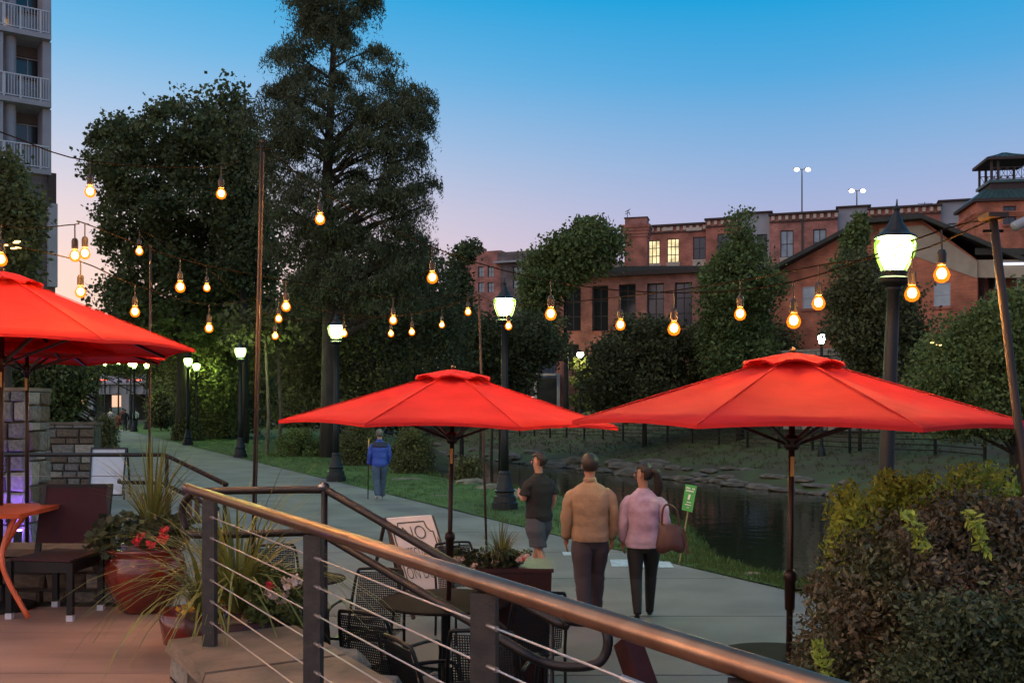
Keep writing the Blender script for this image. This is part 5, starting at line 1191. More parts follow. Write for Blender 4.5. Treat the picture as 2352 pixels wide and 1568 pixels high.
for a in (fl_, fr2): 
    l_ = build(MB().bar(up(a, DECK + .045), up(a, SZ), .045, .04), 'leg', M['black'], ch1); build(MB().box((a.x, a.y, DECK + .022), (.05, .046, .044)), 'foot_cap', M['white'], l_)
bk = Vector((.13, .28, 0)) * .55
for a in (bl_, br2):
    l_ = build(MB().bar(up(a, DECK + .045), up(a, SZ + .02), .045, .04), 'leg', M['black'], ch1); build(MB().box((a.x, a.y, DECK + .022), (.05, .046, .044)), 'foot_cap', M['white'], l_)
build(MB().hexa([up(fl_, SZ - .08), up(fr2, SZ - .08), up(br2, SZ - .07), up(bl_, SZ - .07)], [up(fl_, SZ + .0), up(fr2, SZ + .0), up(br2, SZ + .02), up(bl_, SZ + .02)]), 'seat_frame', M['black'], ch1)
build(MB().hexa([up(fl_, SZ + .004), up(fr2, SZ + .004), up(br2, SZ + .024), up(bl_, SZ + .024)], [up(fl_, SZ + .02), up(fr2, SZ + .02), up(br2, SZ + .035), up(bl_, SZ + .035)]), 'seat', M['sling'], ch1)
b0, b1 = P(84, 1247, 8.0), P(236, 1247, 8.05); u0, u1 = P(103, 1118, 8.1), P(252, 1118, 8.15)
build(MB().hexa([b0, b1, b1 + Vector((0, .03, 0)), b0 + Vector((0, .03, 0))], [u0, u1, u1 + Vector((0, .03, 0)), u0 + Vector((0, .03, 0))]), 'backrest', M['sling'], ch1)
for a, b in ((b0, u0), (b1, u1)): build(MB().bar(Vector((a.x, a.y + .015, SZ)), b + Vector((0, .015, .02)), .04, .035), 'back_frame', M['black'], ch1)
build(MB().bar(u0 + Vector((-.02, .015, .01)), u1 + Vector((.02, .015, .01)), .035, .03), 'back_frame', M['black'], ch1)
# easel sign left
es = thing('easel_sign', 'blank white board on a dark easel behind the left stair railing', 'sign', G(245, 1141, .05))
d0 = 22.5
bd = MB(); A, B, C, D = P(205, 1136, d0 - .25), P(282, 1136, d0 - .25), P(290, 1029, d0 + .2), P(211, 1029, d0 + .2); o_ = Vector((0, .04, 0))
build(bd.hexa([A, B, B + o_, A + o_], [D, C, C + o_, D + o_]), 'sign_board', M['white'], es)
fm2 = MB(); o2 = Vector((0, -.012, 0)); [fm2.bar(a + o2, b + o2, .035, .035) for a, b in ((A, D), (B, C), (D, C), (A, B))]; build(fm2, 'frame', M['post'], es)
for a, b in (((292, 1029, d0 + .2), (300, 1141, d0 + .8)), ((213, 1029, d0 + .2), (216, 1141, d0 + .8)), ((205, 1120, d0 - .2), (203, 1146, d0 - .35)), ((284, 1120, d0 - .2), (285, 1146, d0 - .35))): build(MB().bar(P(*a), P(*b), .04, .04), 'leg', M['post'], es)
build(MB().bar(P(225, 1043, d0 + .12), P(278, 1043, d0 + .12), .012, .015), 'sign_rule', M['ink'], es)

# lifeguard notice board
def text_obj(s, size, m, parent, origin, ux, uz, name='lettering', ext=.002, bold=0, xs=1.0):
    cu = bpy.data.curves.new(name, 'FONT'); cu.body = s; cu.size = size; cu.align_x = 'CENTER'; cu.align_y = 'CENTER'; cu.extrude = ext; cu.offset = bold
    tmp = bpy.data.objects.new('tmp', cu); col.objects.link(tmp); dg = bpy.context.evaluated_depsgraph_get(); me = bpy.data.meshes.new_from_object(tmp.evaluated_get(dg))
    bpy.data.objects.remove(tmp); ux = ux.normalized(); uz = uz.normalized(); n = ux.cross(uz); off = chain_loc(parent)
    for v in me.vertices: c = v.co.copy(); v.co = origin + ux * c.x * xs + uz * c.y + n * c.z - off
    me.materials.clear(); me.materials.append(m); o = bpy.data.objects.new(name, me); col.objects.link(o); o.parent = parent; return o
ns = thing('notice_board', 'tilted white board lettered NO LIFEGUARD ON DUTY behind the stair railing', 'sign', G(970, 1430, 0))
dn = 10.6
TL, TR = P(887, 1191, dn), P(990, 1183, dn - .15); BL, BR = P(948, 1395, dn - .5), P(1058, 1384, dn - .65)
nn_ = Vector((0, .03, .005))
build(MB().hexa([BL, BR, BR + nn_, BL + nn_], [TL, TR, TR + nn_, TL + nn_]), 'sign_board', M['white'], ns)
def bp_(u, v, o=.006): return TL.lerp(TR, u).lerp(BL.lerp(BR, u), v) + Vector((0, -o, 0))
def ln(pts, w_=.012):
    mb = MB(); [mb.bar(bp_(*a), bp_(*b), w_, .004, (0, 1, 0)) for a, b in zip(pts, pts[1:])]; return mb
build(ln([(.22, .06), (.80, .06), (.82, .13), (.88, .18), (.93, .18), (.93, .83), (.88, .83), (.82, .87), (.80, .94), (.22, .94), (.19, .87), (.12, .83), (.07, .83), (.07, .18), (.12, .18), (.19, .13), (.22, .06)]), 'sign_border', M['ink'], ns)
uxv = (TR - TL); uzv = (TL - BL)
text_obj('NO', .23, M['ink'], ns, bp_(.52, .19), uxv, uzv, bold=-.004, xs=.75)
text_obj('LIFEGUARD', .19, M['ink'], ns, bp_(.5, .42), uxv, uzv, xs=.36, bold=-.003)
text_obj('ON DUTY', .20, M['ink'], ns, bp_(.5, .64), uxv, uzv, xs=.46, bold=-.004)
for a, b in (((885, 1191, dn + .05), (862, 1300, dn + .6)), ((890, 1195, dn + .05), (930, 1410, dn + .6)), ((887, 1195, dn), (950, 1420, dn - .6)), ((992, 1186, dn - .1), (1062, 1410, dn - .8))):
    build(MB().bar(P(*a), P(*b), .035, .03), 'leg', M['wood'], ns)

# ------------------------------------------------------------------ lower patio furniture: mesh chair prototype (local, faces -y)
def mk_chair():
    r = thing('patio_chair', 'p', 'chair', (0, 0, 0), 'black mesh patio chairs')
    build(MB().tube(smooth_path([(-.24, .24, 0), (-.24, .22, .42), (-.23, .26, .62), (-.20, .32, .86), (-.14, .34, .90), (.14, .34, .90), (.20, .32, .86), (.23, .26, .62), (.24, .22, .42), (.24, .24, 0)], 4), .013, 8), 'back_frame', M['black'], r, True)
    for s in (-1, 1):
        build(MB().tube(smooth_path([(s * .25, -.24, 0), (s * .25, -.22, .40), (s * .27, -.2, .60), (s * .27, -.12, .66), (s * .26, .12, .67), (s * .235, .26, .64)], 4), .013, 8), 'arm', M['black'], r, True)
    sb = MB()
    n = 24
    for i in range(n):
        x = -.20 + .40 * i / (n - 1); sb.bar((x, .235, .47), (x * .92, .335, .87), .007, .004)
    for j in range(24):
        t_ = j / 23; z = .47 + .40 * t_; y = .235 + .10 * t_; w_ = .20 * (1 - .08 * t_); sb.bar((-w_, y, z), (w_, y, z), .008, .004, (0, 1, .2))
    tag(build(sb, 'mesh_backrest', M['black'], r), kind='stuff')
    sb = MB()
    for i in range(24): x = -.225 + .45 * i / 23; sb.bar((x, -.22, .43), (x, .22, .42), .009, .005)
    sb.bar((-.235, -.22, .43), (.235, -.22, .43), .02, .02); sb.bar((-.235, .22, .42), (.235, .22, .42), .02, .02)
    for j in range(4): y = -.13 + .1 * j; sb.bar((-.225, y, .422), (.225, y, .422), .012, .005)
    tag(build(sb, 'mesh_seat', M['black'], r), kind='stuff')
    return r
pc0 = mk_chair()
chairs = [(845, 8.1, -10, 'black mesh chair with its back against the rail post, seen below the notice board'), (900, 6.9, 150, 'black mesh chair whose slatted seat catches the light under the cables'),
          (1205, 7.6, 200, 'black mesh chair between the third rail post and the dark planter'), (1130, 6.4, 170, 'black mesh chair right below the steel handrail near the third post'),
          (640, 9.6, 20, 'black mesh chair behind the flowering planter'), (1075, 9.8, 30, 'mesh chair with glinting top tubes beyond the middle umbrella pole'), (1030, 6.0, 120, 'black mesh chair lowest in the patio group at the bottom of the photo')]
first = True
for px_, d, a, lab in chairs:
    q = P(px_, 0, d); loc = (q.x, d, 0)
    if first: pc0.location = loc; pc0.rotation_euler = (0, 0, R(a)); pc0['label'] = lab; first = False
    else: copy_tree(pc0, loc, R(a), lab)
def round_table(label, px_, d, r_, z=.73, sq=False):
    q = P(px_, 0, d); t_ = thing('patio_table', label, 'table', (q.x, d, 0)); c = Vector((q.x, d, 0))
    if sq: build(MB().box((q.x, d, z - .012), (r_ * 2, r_ * 1.6, .03), R(8)), 'tabletop', M['tablewood'], t_)
    else: build(MB().lathe([(r_, z - .02), (r_ + .01, z - .01), (r_, z), (.03, z + .003)], c, 32), 'tabletop', M['tablewood'], t_)
    build(MB().tube([c + Vector((0, 0, .03)), c + Vector((0, 0, z - .02))], .03, 10), 'pedestal', M['black'], t_)
    for k in range(4): a = k * math.pi / 2 + .4; build(MB().bar(c + Vector((0, 0, .07)), c + Vector((.3 * math.cos(a), .3 * math.sin(a), .015)), .05, .025), 'leg', M['black'], t_)
    return t_
round_table('dark patio table pierced by the middle umbrella pole', 1022, 7.95, .52)
round_table('dark table at the foot of the right umbrella', 1795, 6.05, .42, z=.74)
round_table('small dark table beside the flowering planter', 700, 9.0, .36)
round_table('dark square table behind the loop end of the stair railing', 1150, 8.95, .30, sq=True)
round_table('low dark table in the far patio behind the spiky grass', 470, 12.5, .42, sq=True)
# broad wooden chair / seat slats near the stair: tall tapered dark post of a wooden chair
ad = thing('folded_parasol', 'dark tapered folded parasol cover beside the loop of the stair railing', 'parasol', P(1475, 1568, 5.6)); 
a = P(1440, 1470, 5.2); b = P(1500, 1640, 5.0)
build(MB().bar(a, b, .11, .11), 'cover', M['planter'], ad); build(MB().bar(a + Vector((-.01, 0, .03)), a, .05, .05), 'tip', M['black'], ad)
build(MB().tube([b, Vector((b.x + .15, b.y, 0))], .03, 8), 'stand', M['black'], ad)
# barrels / wooden chair silhouettes by left stair
for px_, py_, dd, lab in ((345, 1180, 15.5, 'dark slatted wooden chair beyond the stair railing'), (452, 1120, 16.5, 'dark wooden chair near the start of the far stair railing')):
    q = P(px_, 0, dd); c = thing('wooden_chair', lab, 'chair', (q.x, dd, 0))
    build(MB().box((q.x, dd, .42), (.5, .5, .05)), 'seat', M['wood'], c)
    for s_ in (-.2, -.07, .07, .2): build(MB().box((q.x + s_, dd + .24, .68), (.08, .03, .5)), 'back_slat', M['wood'], c)
    for a in (-.22, .22):
        for b in (-.22, .22): build(MB().box((q.x + a, dd + b, .2), (.05, .05, .4)), 'leg', M['wood'], c)

# green yard sign
gs = thing('yard_sign', 'small green sign with white print on a thin stake at the river edge', 'sign', G(1562, 1285, .0))
dg_ = 14.4
q0, q1 = P(1566, 1170, dg_), P(1590, 1176, dg_ - .1); q2, q3 = P(1601, 1116, dg_ - .1), P(1575, 1111, dg_)
o_ = Vector((.0, .012, 0)); build(MB().hexa([q0, q1, q1 + o_, q0 + o_], [q3, q2, q2 + o_, q3 + o_]), 'sign_board', M['greensign'], gs)
def gp_(u, v): return q3.lerp(q2, u).lerp(q0.lerp(q1, u), v) + Vector((0, -.008, 0))
for v_, a, b, w_ in ((.13, .12, .88, .022), (.23, .12, .82, .022), (.66, .25, .75, .014), (.76, .2, .8, .014), (.86, .42, .6, .012)):
    n_ = 6
    for i in range(n_):
        if random.random() < .88: build(MB().bar(gp_(a + (b - a) * i / n_, v_), gp_(a + (b - a) * (i + .7) / n_, v_), .004, w_), 'print_mark', M['signwhite'], gs)
build(MB().bar(gp_(.5, .36), gp_(.45, .56), .02, .03), 'figure_mark', M['signwhite'], gs)
sp_ = P(1578, 1174, dg_ + .01); build(MB().tube([sp_ + Vector((.02, .02, .02)), Vector((sp_.x - .12, sp_.y, tz(sp_.x, sp_.y)))], .010, 6), 'stake', M['stake'], gs)
# pale painted squares on the path
for i, (x0, x1, y0, y1, lab) in enumerate(((1295, 1400, 1270, 1277, 'long pale painted mark on the path behind the walkers'), (1405, 1500, 1287, 1303, 'pale blue painted square on the path between the beige jacket man and the woman'), (1445, 1548, 1292, 1306, 'pale blue painted corner on the path behind the woman'))):
    a, b, c, d = G(x0, y1), G(x1, y1), G(x1 - 10, y0), G(x0 - 4, y0)
    pm_ = MB().add([Vector((p.x, p.y, near_z(p.y) + .0165 + i * .003)) for p in (a, b, c, d)], [(0, 1, 2, 3)]); tag(build(pm_, 'path_marking', M['chalk']), lab, kind='structure')

# grey boulders below the wall cap, litter on the paving
for px_, py_, d_, w_, lab in ((780, 1515, 5.7, .34, 'grey rounded boulder just right of the second rail post'), (850, 1560, 5.5, .40, 'second grey boulder lower down beside the wall cap'), (905, 1590, 5.2, .3, 'small grey boulder partly cut by the bottom of the frame')):
    q = P(px_, py_, d_); o = bpy.data.objects.new('boulder', random.choice(RKG)); col.objects.link(o); o.location = q - Vector((0, 0, .1)); o.scale = (w_, w_, w_ * 1.3); tag(o, lab, 'boulder')
    st_ = MB(); 

# ------------------------------------------------------------------ people
def skin(pts, edges, m, name, parent, sub=2, sm=True, root='pelvis', jitter=0, extra=None):
    me = bpy.data.meshes.new(name); names = list(pts); ix = {k: i for i, k in enumerate(names)}
    me.from_pydata([pts[k][0] for k in names], [(ix[a], ix[b]) for a, b in edges], [])
    o = bpy.data.objects.new(name, me); col.objects.link(o)
    md = o.modifiers.new('s', 'SKIN'); md.use_smooth_shade = True; sb = o.modifiers.new('u', 'SUBSURF'); sb.levels = sub; sb.render_levels = sub
    for k in names:
        r = pts[k][1]; sv = me.skin_vertices[0].data[ix[k]]; sv.radius = (r, r) if isinstance(r, float) else r; sv.use_root = (k == root)
    dg = bpy.context.evaluated_depsgraph_get(); new = bpy.data.meshes.new_from_object(o.evaluated_get(dg)); bpy.data.objects.remove(o)
    if jitter:
        for v in new.vertices: v.co += noise.noise_vector(v.co * 9) * jitter
    new.materials.clear(); new.materials.append(m); new.polygons.foreach_set('use_smooth', [True] * len(new.polygons)); new.name = name
    o = bpy.data.objects.new(name, new); col.objects.link(o); o.parent = parent; return o
def person(label, foot, yaw, h, c, head_turn=0, stride=.14, arm=None, build_=1.0, female=False, sleeve='long', legw='long', hair='short', detail=True, group=None, legs=None):
    r = thing('person', label, 'person', (0, 0, 0), group)
    H = h; V = lambda x, y, z: Vector((x * H * (1 if abs(x) < .06 else 1), y * H, z * H)); B = build_
    sh = .112 * (0.92 if female else 1.0) * (0.6 + .4 * B); hp = .052
    s = stride
    P_ = {}
    P_['pelvis'] = (V(0, 0, .50), (.062 * H * B, .048 * H * B)); P_['waist'] = (V(0, .0, .59), (.058 * H * B, .045 * H * B)); P_['chest'] = (V(0, -.005, .71), (.072 * H * B, .050 * H * B)); P_['top'] = (V(0, -.006, .778), (.038 * H * B, .030 * H * B))
    P_['neck'] = (V(0, .0, .845), .030 * H); P_['jaw'] = (V(0, .012, .885), (.036 * H, .040 * H)); P_['skull'] = (V(0, 0, .935), (.043 * H, .052 * H)); P_['crown'] = (V(0, -.004, .972), (.026 * H, .032 * H))
    E = [('pelvis', 'waist'), ('waist', 'chest'), ('chest', 'top'), ('top', 'neck'), ('neck', 'jaw'), ('jaw', 'skull'), ('skull', 'crown')]
    A = arm or {}
    for sd, k in (('l', -1), ('r', 1)):
        a = A.get(sd, ((k * (sh + .026), -.01, .63), (k * (sh + .026), .04 * (1 if k > 0 else -1) * (s > 0) + .02, .485)))
        el, wr = Vector(a[0]), Vector(a[1])
        P_['sh' + sd] = (V(k * sh, -.005, .764), .023 * H * B); P_['el' + sd] = (Vector(el) * H, .021 * H * B); P_['wr' + sd] = (Vector(wr) * H, .017 * H)
        d_ = (wr - el).normalized(); hd = wr + d_ * .035; P_['pa' + sd] = (hd * H, (.018 * H, .012 * H))
        E += [('top', 'sh' + sd), ('sh' + sd, 'el' + sd), ('el' + sd, 'wr' + sd), ('wr' + sd, 'pa' + sd)]
        if detail:
            sdv = d_.cross(Vector((1, 0, 0))).normalized()
            for i, (o_, l_) in enumerate(((-.017, .040), (-.006, .046), (.006, .044), (.017, .036))):
                b0_ = hd + d_ * .016 + sdv * o_; b1_ = b0_ + d_ * l_ * .55 + Vector((-k * .004, 0, 0)); b2_ = b0_ + d_ * l_ + Vector((-k * .014, 0, 0))
                P_['f%s%d' % (sd, i)] = (b0_ * H, .0056 * H); P_['g%s%d' % (sd, i)] = (b1_ * H, .0052 * H); P_['h%s%d' % (sd, i)] = (b2_ * H, .0044 * H)
                E += [('pa' + sd, 'f%s%d' % (sd, i)), ('f%s%d' % (sd, i), 'g%s%d' % (sd, i)), ('g%s%d' % (sd, i), 'h%s%d' % (sd, i))]
            b0_ = wr + d_ * .016 + sdv * -.018; b1_ = b0_ + d_ * .022 - sdv * .012
            P_['t%s0' % sd] = (b0_ * H, .006 * H); P_['t%s1' % sd] = (b1_ * H, .0055 * H); E += [('wr' + sd, 't%s0' % sd), ('t%s0' % sd, 't%s1' % sd)]
        f_ = k * s * (1 if not legs else legs)
        lf = f_ > 0
        kn = (k * .050, f_ * .50 + .012, .275); an = (k * .045, f_ - (.0 if lf else .03), .045 + (0 if lf else .03)); toe = (k * .052, an[1] + .085, .016 if lf else .012)
        P_['hi' + sd] = (V(k * hp, 0, .485), .042 * H * B); P_['kn' + sd] = (V(*kn), .030 * H * (B * .5 + .5)); P_['ca' + sd] = (V(k * .048, (kn[1] * .65 + an[1] * .35) - .008, .20), .029 * H * (B * .5 + .5)); P_['an' + sd] = (V(*an), .021 * H); P_['to' + sd] = (V(*toe), (.022 * H, .014 * H))
        E += [('pelvis', 'hi' + sd), ('hi' + sd, 'kn' + sd), ('kn' + sd, 'ca' + sd), ('ca' + sd, 'an' + sd), ('an' + sd, 'to' + sd)]
    # head turn about z
    ca, sa = math.cos(head_turn), math.sin(head_turn)
    for k in ('jaw', 'skull', 'crown'):
        p, rr = P_[k]; P_[k] = (Vector((p.x * ca - p.y * sa, p.x * sa + p.y * ca, p.z)), rr)
    body = skin(P_, E, M[c.get('skin', 'skin')], 'body', r)
    def rot(v): v = Vector(v) * H; return Vector((v.x * ca - v.y * sa, v.x * sa + v.y * ca, v.z))
    if detail:
        # nose, ears, eyes, mouth as features of the head
        for k in (-1, 1): mb = MB().ball(rot((k * .044, .0, .918)), .014 * H, 8, (.5, 1, 1.4)); build(mb, 'ear', M[c.get('skin', 'skin')], r, True)
        mb = MB(); mb.tube([rot((0, .049, .94)), rot((0, .058, .918)), rot((0, .066, .908))], [.004 * H, .006 * H, .007 * H], 8); build(mb, 'nose', M[c.get('skin', 'skin')], r, True)
        for k in (-1, 1): build(MB().ball(rot((k * .017, .047, .932)), .006 * H, 6), 'eye', M['black'], r, True)
        build(MB().tube([rot((-.014, .052, .888)), rot((0, .055, .887)), rot((.014, .052, .888))], .003 * H, 6), 'mouth', M['redcloth'], r, True)
    def loft(rings, n=22, wr=.006, fr=7):
        mb = MB(); zs_ = [q[0].z for q in rings]; out = []
        for i_ in range(len(rings) - 1):
            (c0, a0, b0), (c1, a1, b1) = rings[i_], rings[i_ + 1]
            for j_ in range(4):
                t = j_ / 4; t = t * t * (3 - 2 * t) * .5 + t * .5; out.append((c0.lerp(c1, t), a0 + (a1 - a0) * t, b0 + (b1 - b0) * t))
        out.append(rings[-1]); vs = []; fs = []
        for (c_, a_, b_) in out:
            for k_ in range(n):
                th = 2 * math.pi * k_ / n; cx, cy = math.cos(th), math.sin(th); e_ = .85
                p = c_ + Vector((math.copysign(abs(cx) ** e_, cx) * a_, math.copysign(abs(cy) ** e_, cy) * b_, 0))
                f1 = noise.noise(Vector((p.x * fr, p.y * fr, p.z * fr * 1.6))) + .6 * noise.noise(Vector((p.x * fr * 2.2, p.y * fr * 2.2, p.z * fr * 4.5)))
                d_ = Vector((cx, cy, 0)); vs.append(p + d_ * f1 * wr * H)
        m_ = len(out)
        for i_ in range(m_ - 1):
            for k_ in range(n): fs.append((i_ * n + k_, i_ * n + (k_ + 1) % n, (i_ + 1) * n + (k_ + 1) % n, (i_ + 1) * n + k_))
        fs += [tuple(range(n))[::-1], tuple((m_ - 1) * n + k_ for k_ in range(n))]; mb.add(vs, fs); return mb
    def merge(*ms):
        o_ = MB()
        for q_ in ms: o_.add(q_.v, q_.f)
        return o_
    tg = c.get('leg_grow', .008); gs_ = []
    gs_.append(loft([(V(0, 0, z), rx * H * B, ry * H * B) for z, rx, ry in ((.43, .070, .055), (.46, .086, .066), (.50, .090, .068), (.545, .080, .060))], wr=.002))
    for sd, k in (('l', -1), ('r', 1)):
        hi_, kn_, ca_, an_ = (P_[q_ + sd][0] for q_ in ('hi', 'kn', 'ca', 'an')); bb = B * .5 + .5
        rg = [(Vector((hi_.x * .92, hi_.y, .505 * H)), .050 * B, .060 * B), (hi_.lerp(kn_, .35), .051 * B + tg, .055 * B + tg), (hi_.lerp(kn_, .7), .042 * bb + tg, .046 * bb + tg), (kn_, .036 * bb + tg, .038 * bb + tg)]
        if legw == 'long': rg += [(kn_.lerp(ca_, .6), .034 * bb + tg, .038 * bb + tg), (ca_.lerp(an_, .4), .029 * bb + tg, .032 * bb + tg), (an_ + Vector((0, -.004 * H, -.006 * H)), .022 + tg * 1.3, .025 + tg * 1.3)]
        else: rg[-1] = (kn_ + Vector((0, 0, .01 * H)), .042 * bb + tg, .046 * bb + tg)
        gs_.append(loft([(a_, b_ * H, c_ * H) for a_, b_, c_ in rg][::-1], wr=min(.006, tg * .5)))
    build(merge(*gs_), c.get('legs_name', 'trousers'), M[c['legs']], r, True)
    g = c.get('top_grow', .009); hz_ = c.get('hem', .47); ts = []
    w_ = .90 if female else 1.0
    hw_ = .012 if female else 0
    rings_ = [(hz_, .086 + g * .9 + hw_, .066 + g + hw_), (hz_ + .035, .090 + g * 1.2 + hw_ * .6, .069 + g * 1.2 + hw_ * .6), (.57, .086 * w_ + g, .062 + g), (.64, .090 * w_ + g, .062 + g), (.70, .098 * w_ + g, .064 + g), (.755, .103 * w_ + g * .6, .060 + g * .6), (.783, .098 * w_, .052), (.802, .080 * w_, .044), (.822, .046, .037), (.835, .036, .033)]
    ts.append(loft([(V(0, -.004 if z > .6 else 0, z), rx * H * (B if z < .80 else 1), ry * H * (B if z < .80 else 1)) for z, rx, ry in rings_], wr=.0085))
    for sd, k in (('l', -1), ('r', 1)):
        s0, e0, w0 = P_['sh' + sd][0], P_['el' + sd][0], P_['wr' + sd][0]
        pts_ = [Vector((s0.x * .62, s0.y, s0.z - .012 * H)), s0 + Vector((-k * .012 * H, 0, -.016 * H)), s0.lerp(e0, .35), s0.lerp(e0, .72)]; rad = [.034, .035 + g * .2, .032 + g * .3, .029 + g * .35]
        if sleeve == 'long': pts_ += [e0, e0.lerp(w0, .5), w0]; rad += [.028 + g * .35, .025 + g * .35, .021 + g * .35]
        else: rad[-1] = .034 + g
        sp_ = smooth_path(pts_, 4); rr_ = [float(np.interp(i_ / (len(sp_) - 1) * (len(rad) - 1), range(len(rad)), rad)) * H * (B * .6 + .4) for i_ in range(len(sp_))]
        tb = MB().tube(sp_, rr_, 14); tb.v = [tuple(Vector(v_) + noise.noise_vector(Vector(v_) * 13) * .014) for v_ in tb.v]; ts.append(tb)
    if detail and c.get('collar', True): ts.append(MB().tube([V(0, 0, .822), V(0, .002, .852)], [.043 * H, .037 * H], 14, True))
    build(merge(*ts), c.get('top_name', 'shirt'), M[c['top']], r, True)
    if 'yoke' in c:
        rgs = [(V(0, -.004, z), (rx + .006) * H * B, (ry + .006) * H * B) for z, rx, ry in ((.735, .103 + g * .6, .062 + g * .6), (.76, .103 + g * .6, .060 + g * .6), (.785, .096, .052), (.80, .078, .046), (.812, .058, .042))]
        build(loft(rgs, wr=.0045), 'yoke', M[c['yoke']], r, True)
    # hair
    mb = MB(); n0 = 12
    for i in range(n0):
        pass
    hm = MB().ball((0, 0, 0), 1, 14); vs = []
    keep = set()
    for i, v in enumerate(hm.v):
        vs.append(v)
    fs = [f for f in hm.f if not any((hm.v[i][1] > .30 and hm.v[i][2] < .42) or (hm.v[i][1] > -.15 and hm.v[i][2] < -.15) or hm.v[i][2] < -.80 for i in f)]
    hv = [rot((v[0] * .0475, v[1] * .057 - .004, .937 + v[2] * .055)) for v in vs]
    hv = [p + noise.noise_vector(p * 30) * .004 for p in hv]
    mb = MB(); mb.add(hv, fs); o = build(mb, 'hair', M[c.get('hair', 'hair')], r, True); sm_ = o.modifiers.new('t', 'SOLIDIFY'); sm_.thickness = .012; sm_.offset = 1
    if hair == 'ponytail':
        build(MB().tube(smooth_path([rot((0, -.050, .955)), rot((.012, -.085, .93)), rot((.03, -.088, .86)), rot((.045, -.07, .79)), rot((.05, -.06, .745))], 4), [.020 * H] + [.026 * H] * 6 + [.030 * H] * 5 + [.026 * H] * 3 + [.016 * H, .006 * H], 10), 'ponytail', M['hair'], r, True)
    for sd, k in (('l', -1), ('r', 1)):
        an, to = P_['an' + sd][0], P_['to' + sd][0]; d_ = (to - an); d_.z = 0; d_.normalize(); zl = min(an.z, to.z) - .012 * H; heel = Vector((an.x, an.y, 0)) - d_ * .028 * H; toe = Vector((to.x, to.y, 0)) + d_ * .020 * H
        za = an.z - .038 * H; zt_ = max(0, to.z - .014 * H); sdv = Vector((d_.y, -d_.x, 0)) * .026 * H
        b = [heel - sdv + Vector((0, 0, za)), toe - sdv + Vector((0, 0, zt_)), toe + sdv + Vector((0, 0, zt_)), heel + sdv + Vector((0, 0, za))]
        t_ = [heel - sdv * .8 + Vector((0, 0, za + .058 * H)), toe - sdv * .75 + Vector((0, 0, zt_ + .024 * H)), toe + sdv * .75 + Vector((0, 0, zt_ + .024 * H)), heel + sdv * .8 + Vector((0, 0, za + .058 * H))]
        so = build(MB().hexa(b, t_), 'shoe', M[c['shoes']], r, True); bv = so.modifiers.new('b', 'SUBSURF'); bv.levels = 2; bv.render_levels = 2
        if c.get('socks'): build(MB().tube([an + Vector((0, 0, -.0)), an.lerp(P_['ca' + sd][0], .45)], [.025 * H, .029 * H], 10), 'sock', M['shoe_w'], r, True)
    r.location = foot; r.rotation_euler = (0, 0, yaw); return r, P_
def at(px_, py): p = G(px_, py); z = near_z(p.y) + .014; p = G(px_, py, z); p.z = z; return p
# tee man
person('man in black tee shirt and navy shorts with white shoes, left of the beige jacket', at(1238, 1338), R(38), 1.70, dict(top='tee', legs='navyshort', shoes='shoe_w', legs_name='shorts', leg_grow=.018, socks=True, collar=False, hem=.475), head_turn=R(28), stride=.13, sleeve='short', legw='short', build_=1.08,
       arm={'l': ((-.140, .01, .635), (-.09, .12, .67)), 'r': ((.138, -.02, .63), (.132, .06, .49))})
person('man in beige jacket and dark trousers seen from behind between two people', at(1355, 1424), R(2), 1.78, dict(top='beige', legs='trouser', shoes='shoe_d', top_name='jacket', top_grow=.016, leg_grow=.012, hem=.475), stride=.10, build_=1.06,
       arm={'l': ((-.142, -.02, .625), (-.140, .03, .49)), 'r': ((.142, -.01, .625), (.138, .045, .49))})
wmn, WP = person('woman in pink sweater and black leggings with a ponytail, head turned left', at(1478, 1424), R(-4), 1.68, dict(top='pink', legs='legging', shoes='shoe_d', top_name='sweater', legs_name='leggings', top_grow=.016, leg_grow=.002, hem=.465, collar=False), head_turn=R(62), stride=.10, female=True, build_=1.02, hair='ponytail',
       arm={'l': ((-.130, -.01, .63), (-.128, .04, .50)), 'r': ((.136, -.03, .63), (.160, .04, .545))})
bq = P(1540, 1225, 10.2)
bg_ = thing('handbag', 'dark brown slouchy handbag hanging from the woman in pink', 'bag', bq)
rings = []; mb = MB(); vs = []; fs = []; nb = 20
for i_, (z_, a_, b_) in enumerate(((-.21, .16, .06), (-.20, .19, .085), (-.12, .21, .09), (-.02, .19, .075), (.06, .165, .055), (.12, .15, .035), (.135, .14, .02))):
    for k_ in range(nb):
        th = 2 * math.pi * k_ / nb; p_ = bq + Vector((math.copysign(abs(math.cos(th)) ** .6, math.cos(th)) * a_ * .72, math.sin(th) * b_, .8 * z_ - .03 * abs(math.sin(th * 2)))); vs.append(p_ + noise.noise_vector(p_ * 14) * .018)
for i_ in range(6):
    for k_ in range(nb): fs.append((i_ * nb + k_, i_ * nb + (k_ + 1) % nb, (i_ + 1) * nb + (k_ + 1) % nb, (i_ + 1) * nb + k_))
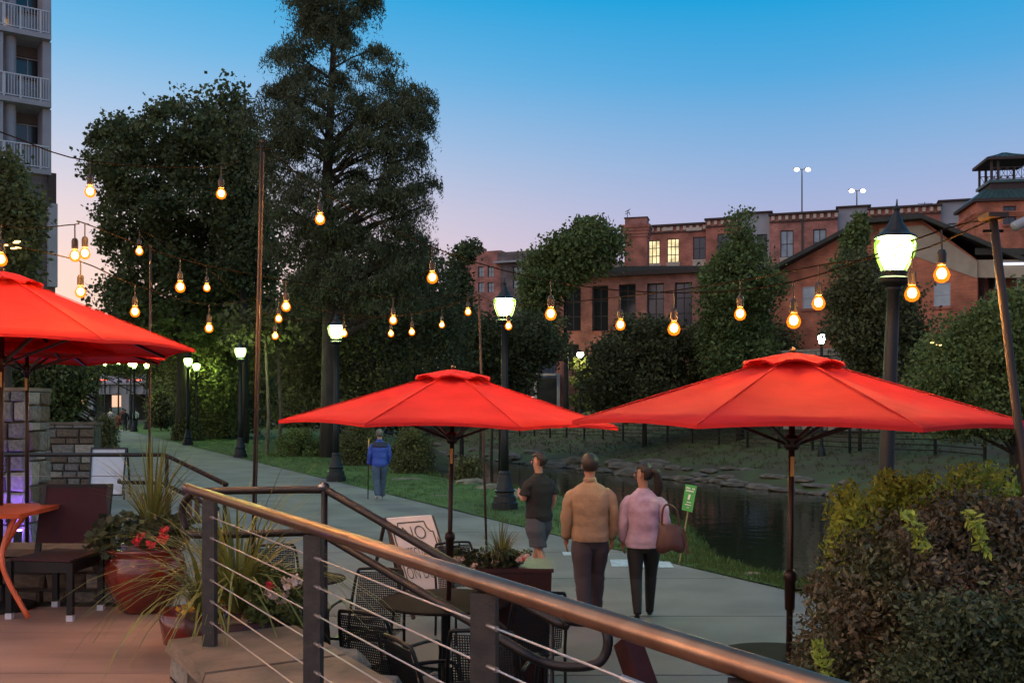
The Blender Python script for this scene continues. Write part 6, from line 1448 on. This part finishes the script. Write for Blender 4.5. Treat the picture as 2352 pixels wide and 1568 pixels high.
fs += [tuple(range(nb))[::-1], tuple(6 * nb + k_ for k_ in range(nb))]; mb.add(vs, fs); build(mb, 'bag_body', M['bag'], bg_, True)
build(MB().tube(smooth_path([bq + Vector((-.09, 0, .08)), bq + Vector((-.08, -.02, .25)), bq + Vector((-.03, -.02, .30)), bq + Vector((.06, -.02, .24)), bq + Vector((.09, 0, .08))], 4), .011, 6), 'strap', M['bag'], bg_)
build(MB().bar(bq + Vector((.12, -.04, .06)), bq + Vector((.17, -.05, -.20)), .03, .015), 'tassel', M['bag'], bg_)
bp2, _ = person('person in bright blue jacket and jeans walking away along the path edge', at(872, 1146), R(12), 1.70, dict(top='bluejk', legs='jeans', shoes='shoe_w', top_name='jacket', yoke='navy', top_grow=.014, leg_grow=.010, skin='skin2', hair='greyhair', hem=.47), stride=.09, build_=1.05,
       arm={'l': ((-.138, -.0, .63), (-.145, .05, .50)), 'r': ((.136, -.0, .63), (.12, .07, .51))})
q = at(845, 1146); st = thing('walking_stick', 'thin walking stick held beside the person in blue', 'stick', q); build(MB().tube([Vector((q.x, q.y, q.z)), Vector((q.x + .02, q.y, q.z + 1.45))], .013, 6), 'shaft', M['black'], st); build(MB().tube([Vector((q.x + .02, q.y, q.z + 1.2)), Vector((q.x + .02, q.y, q.z + 1.46))], .017, 6), 'grip', M['brass'], st)
for px_, d, hh, tp, lg, lab in ((253, 84, 1.78, 'pink', 'trouser', 'distant walker at the left of the group on the path'), (270, 80, 1.45, 'redcloth', 'redcloth', 'short distant walker all in red on the path'), (287, 79, 1.80, 'tee', 'trouser', 'distant walker in black beside the one in red'), (312, 92, 1.72, 'bluejk', 'legging', 'distant walker apart from the others at the right of the path'), (282, 96, 1.75, 'redcloth', 'trouser', 'farthest walker in a red top near the bridge')):
    x = P(px_, 0, d).x
    c_ = dict(top=tp, legs=lg, shoes='shoe_d', collar=False)
    if tp == 'bluejk': c_['top'] = 'panelgrey'
    person(lab, (x, d, near_z(d) + .014), R(20), hh, c_, stride=.08, detail=False)
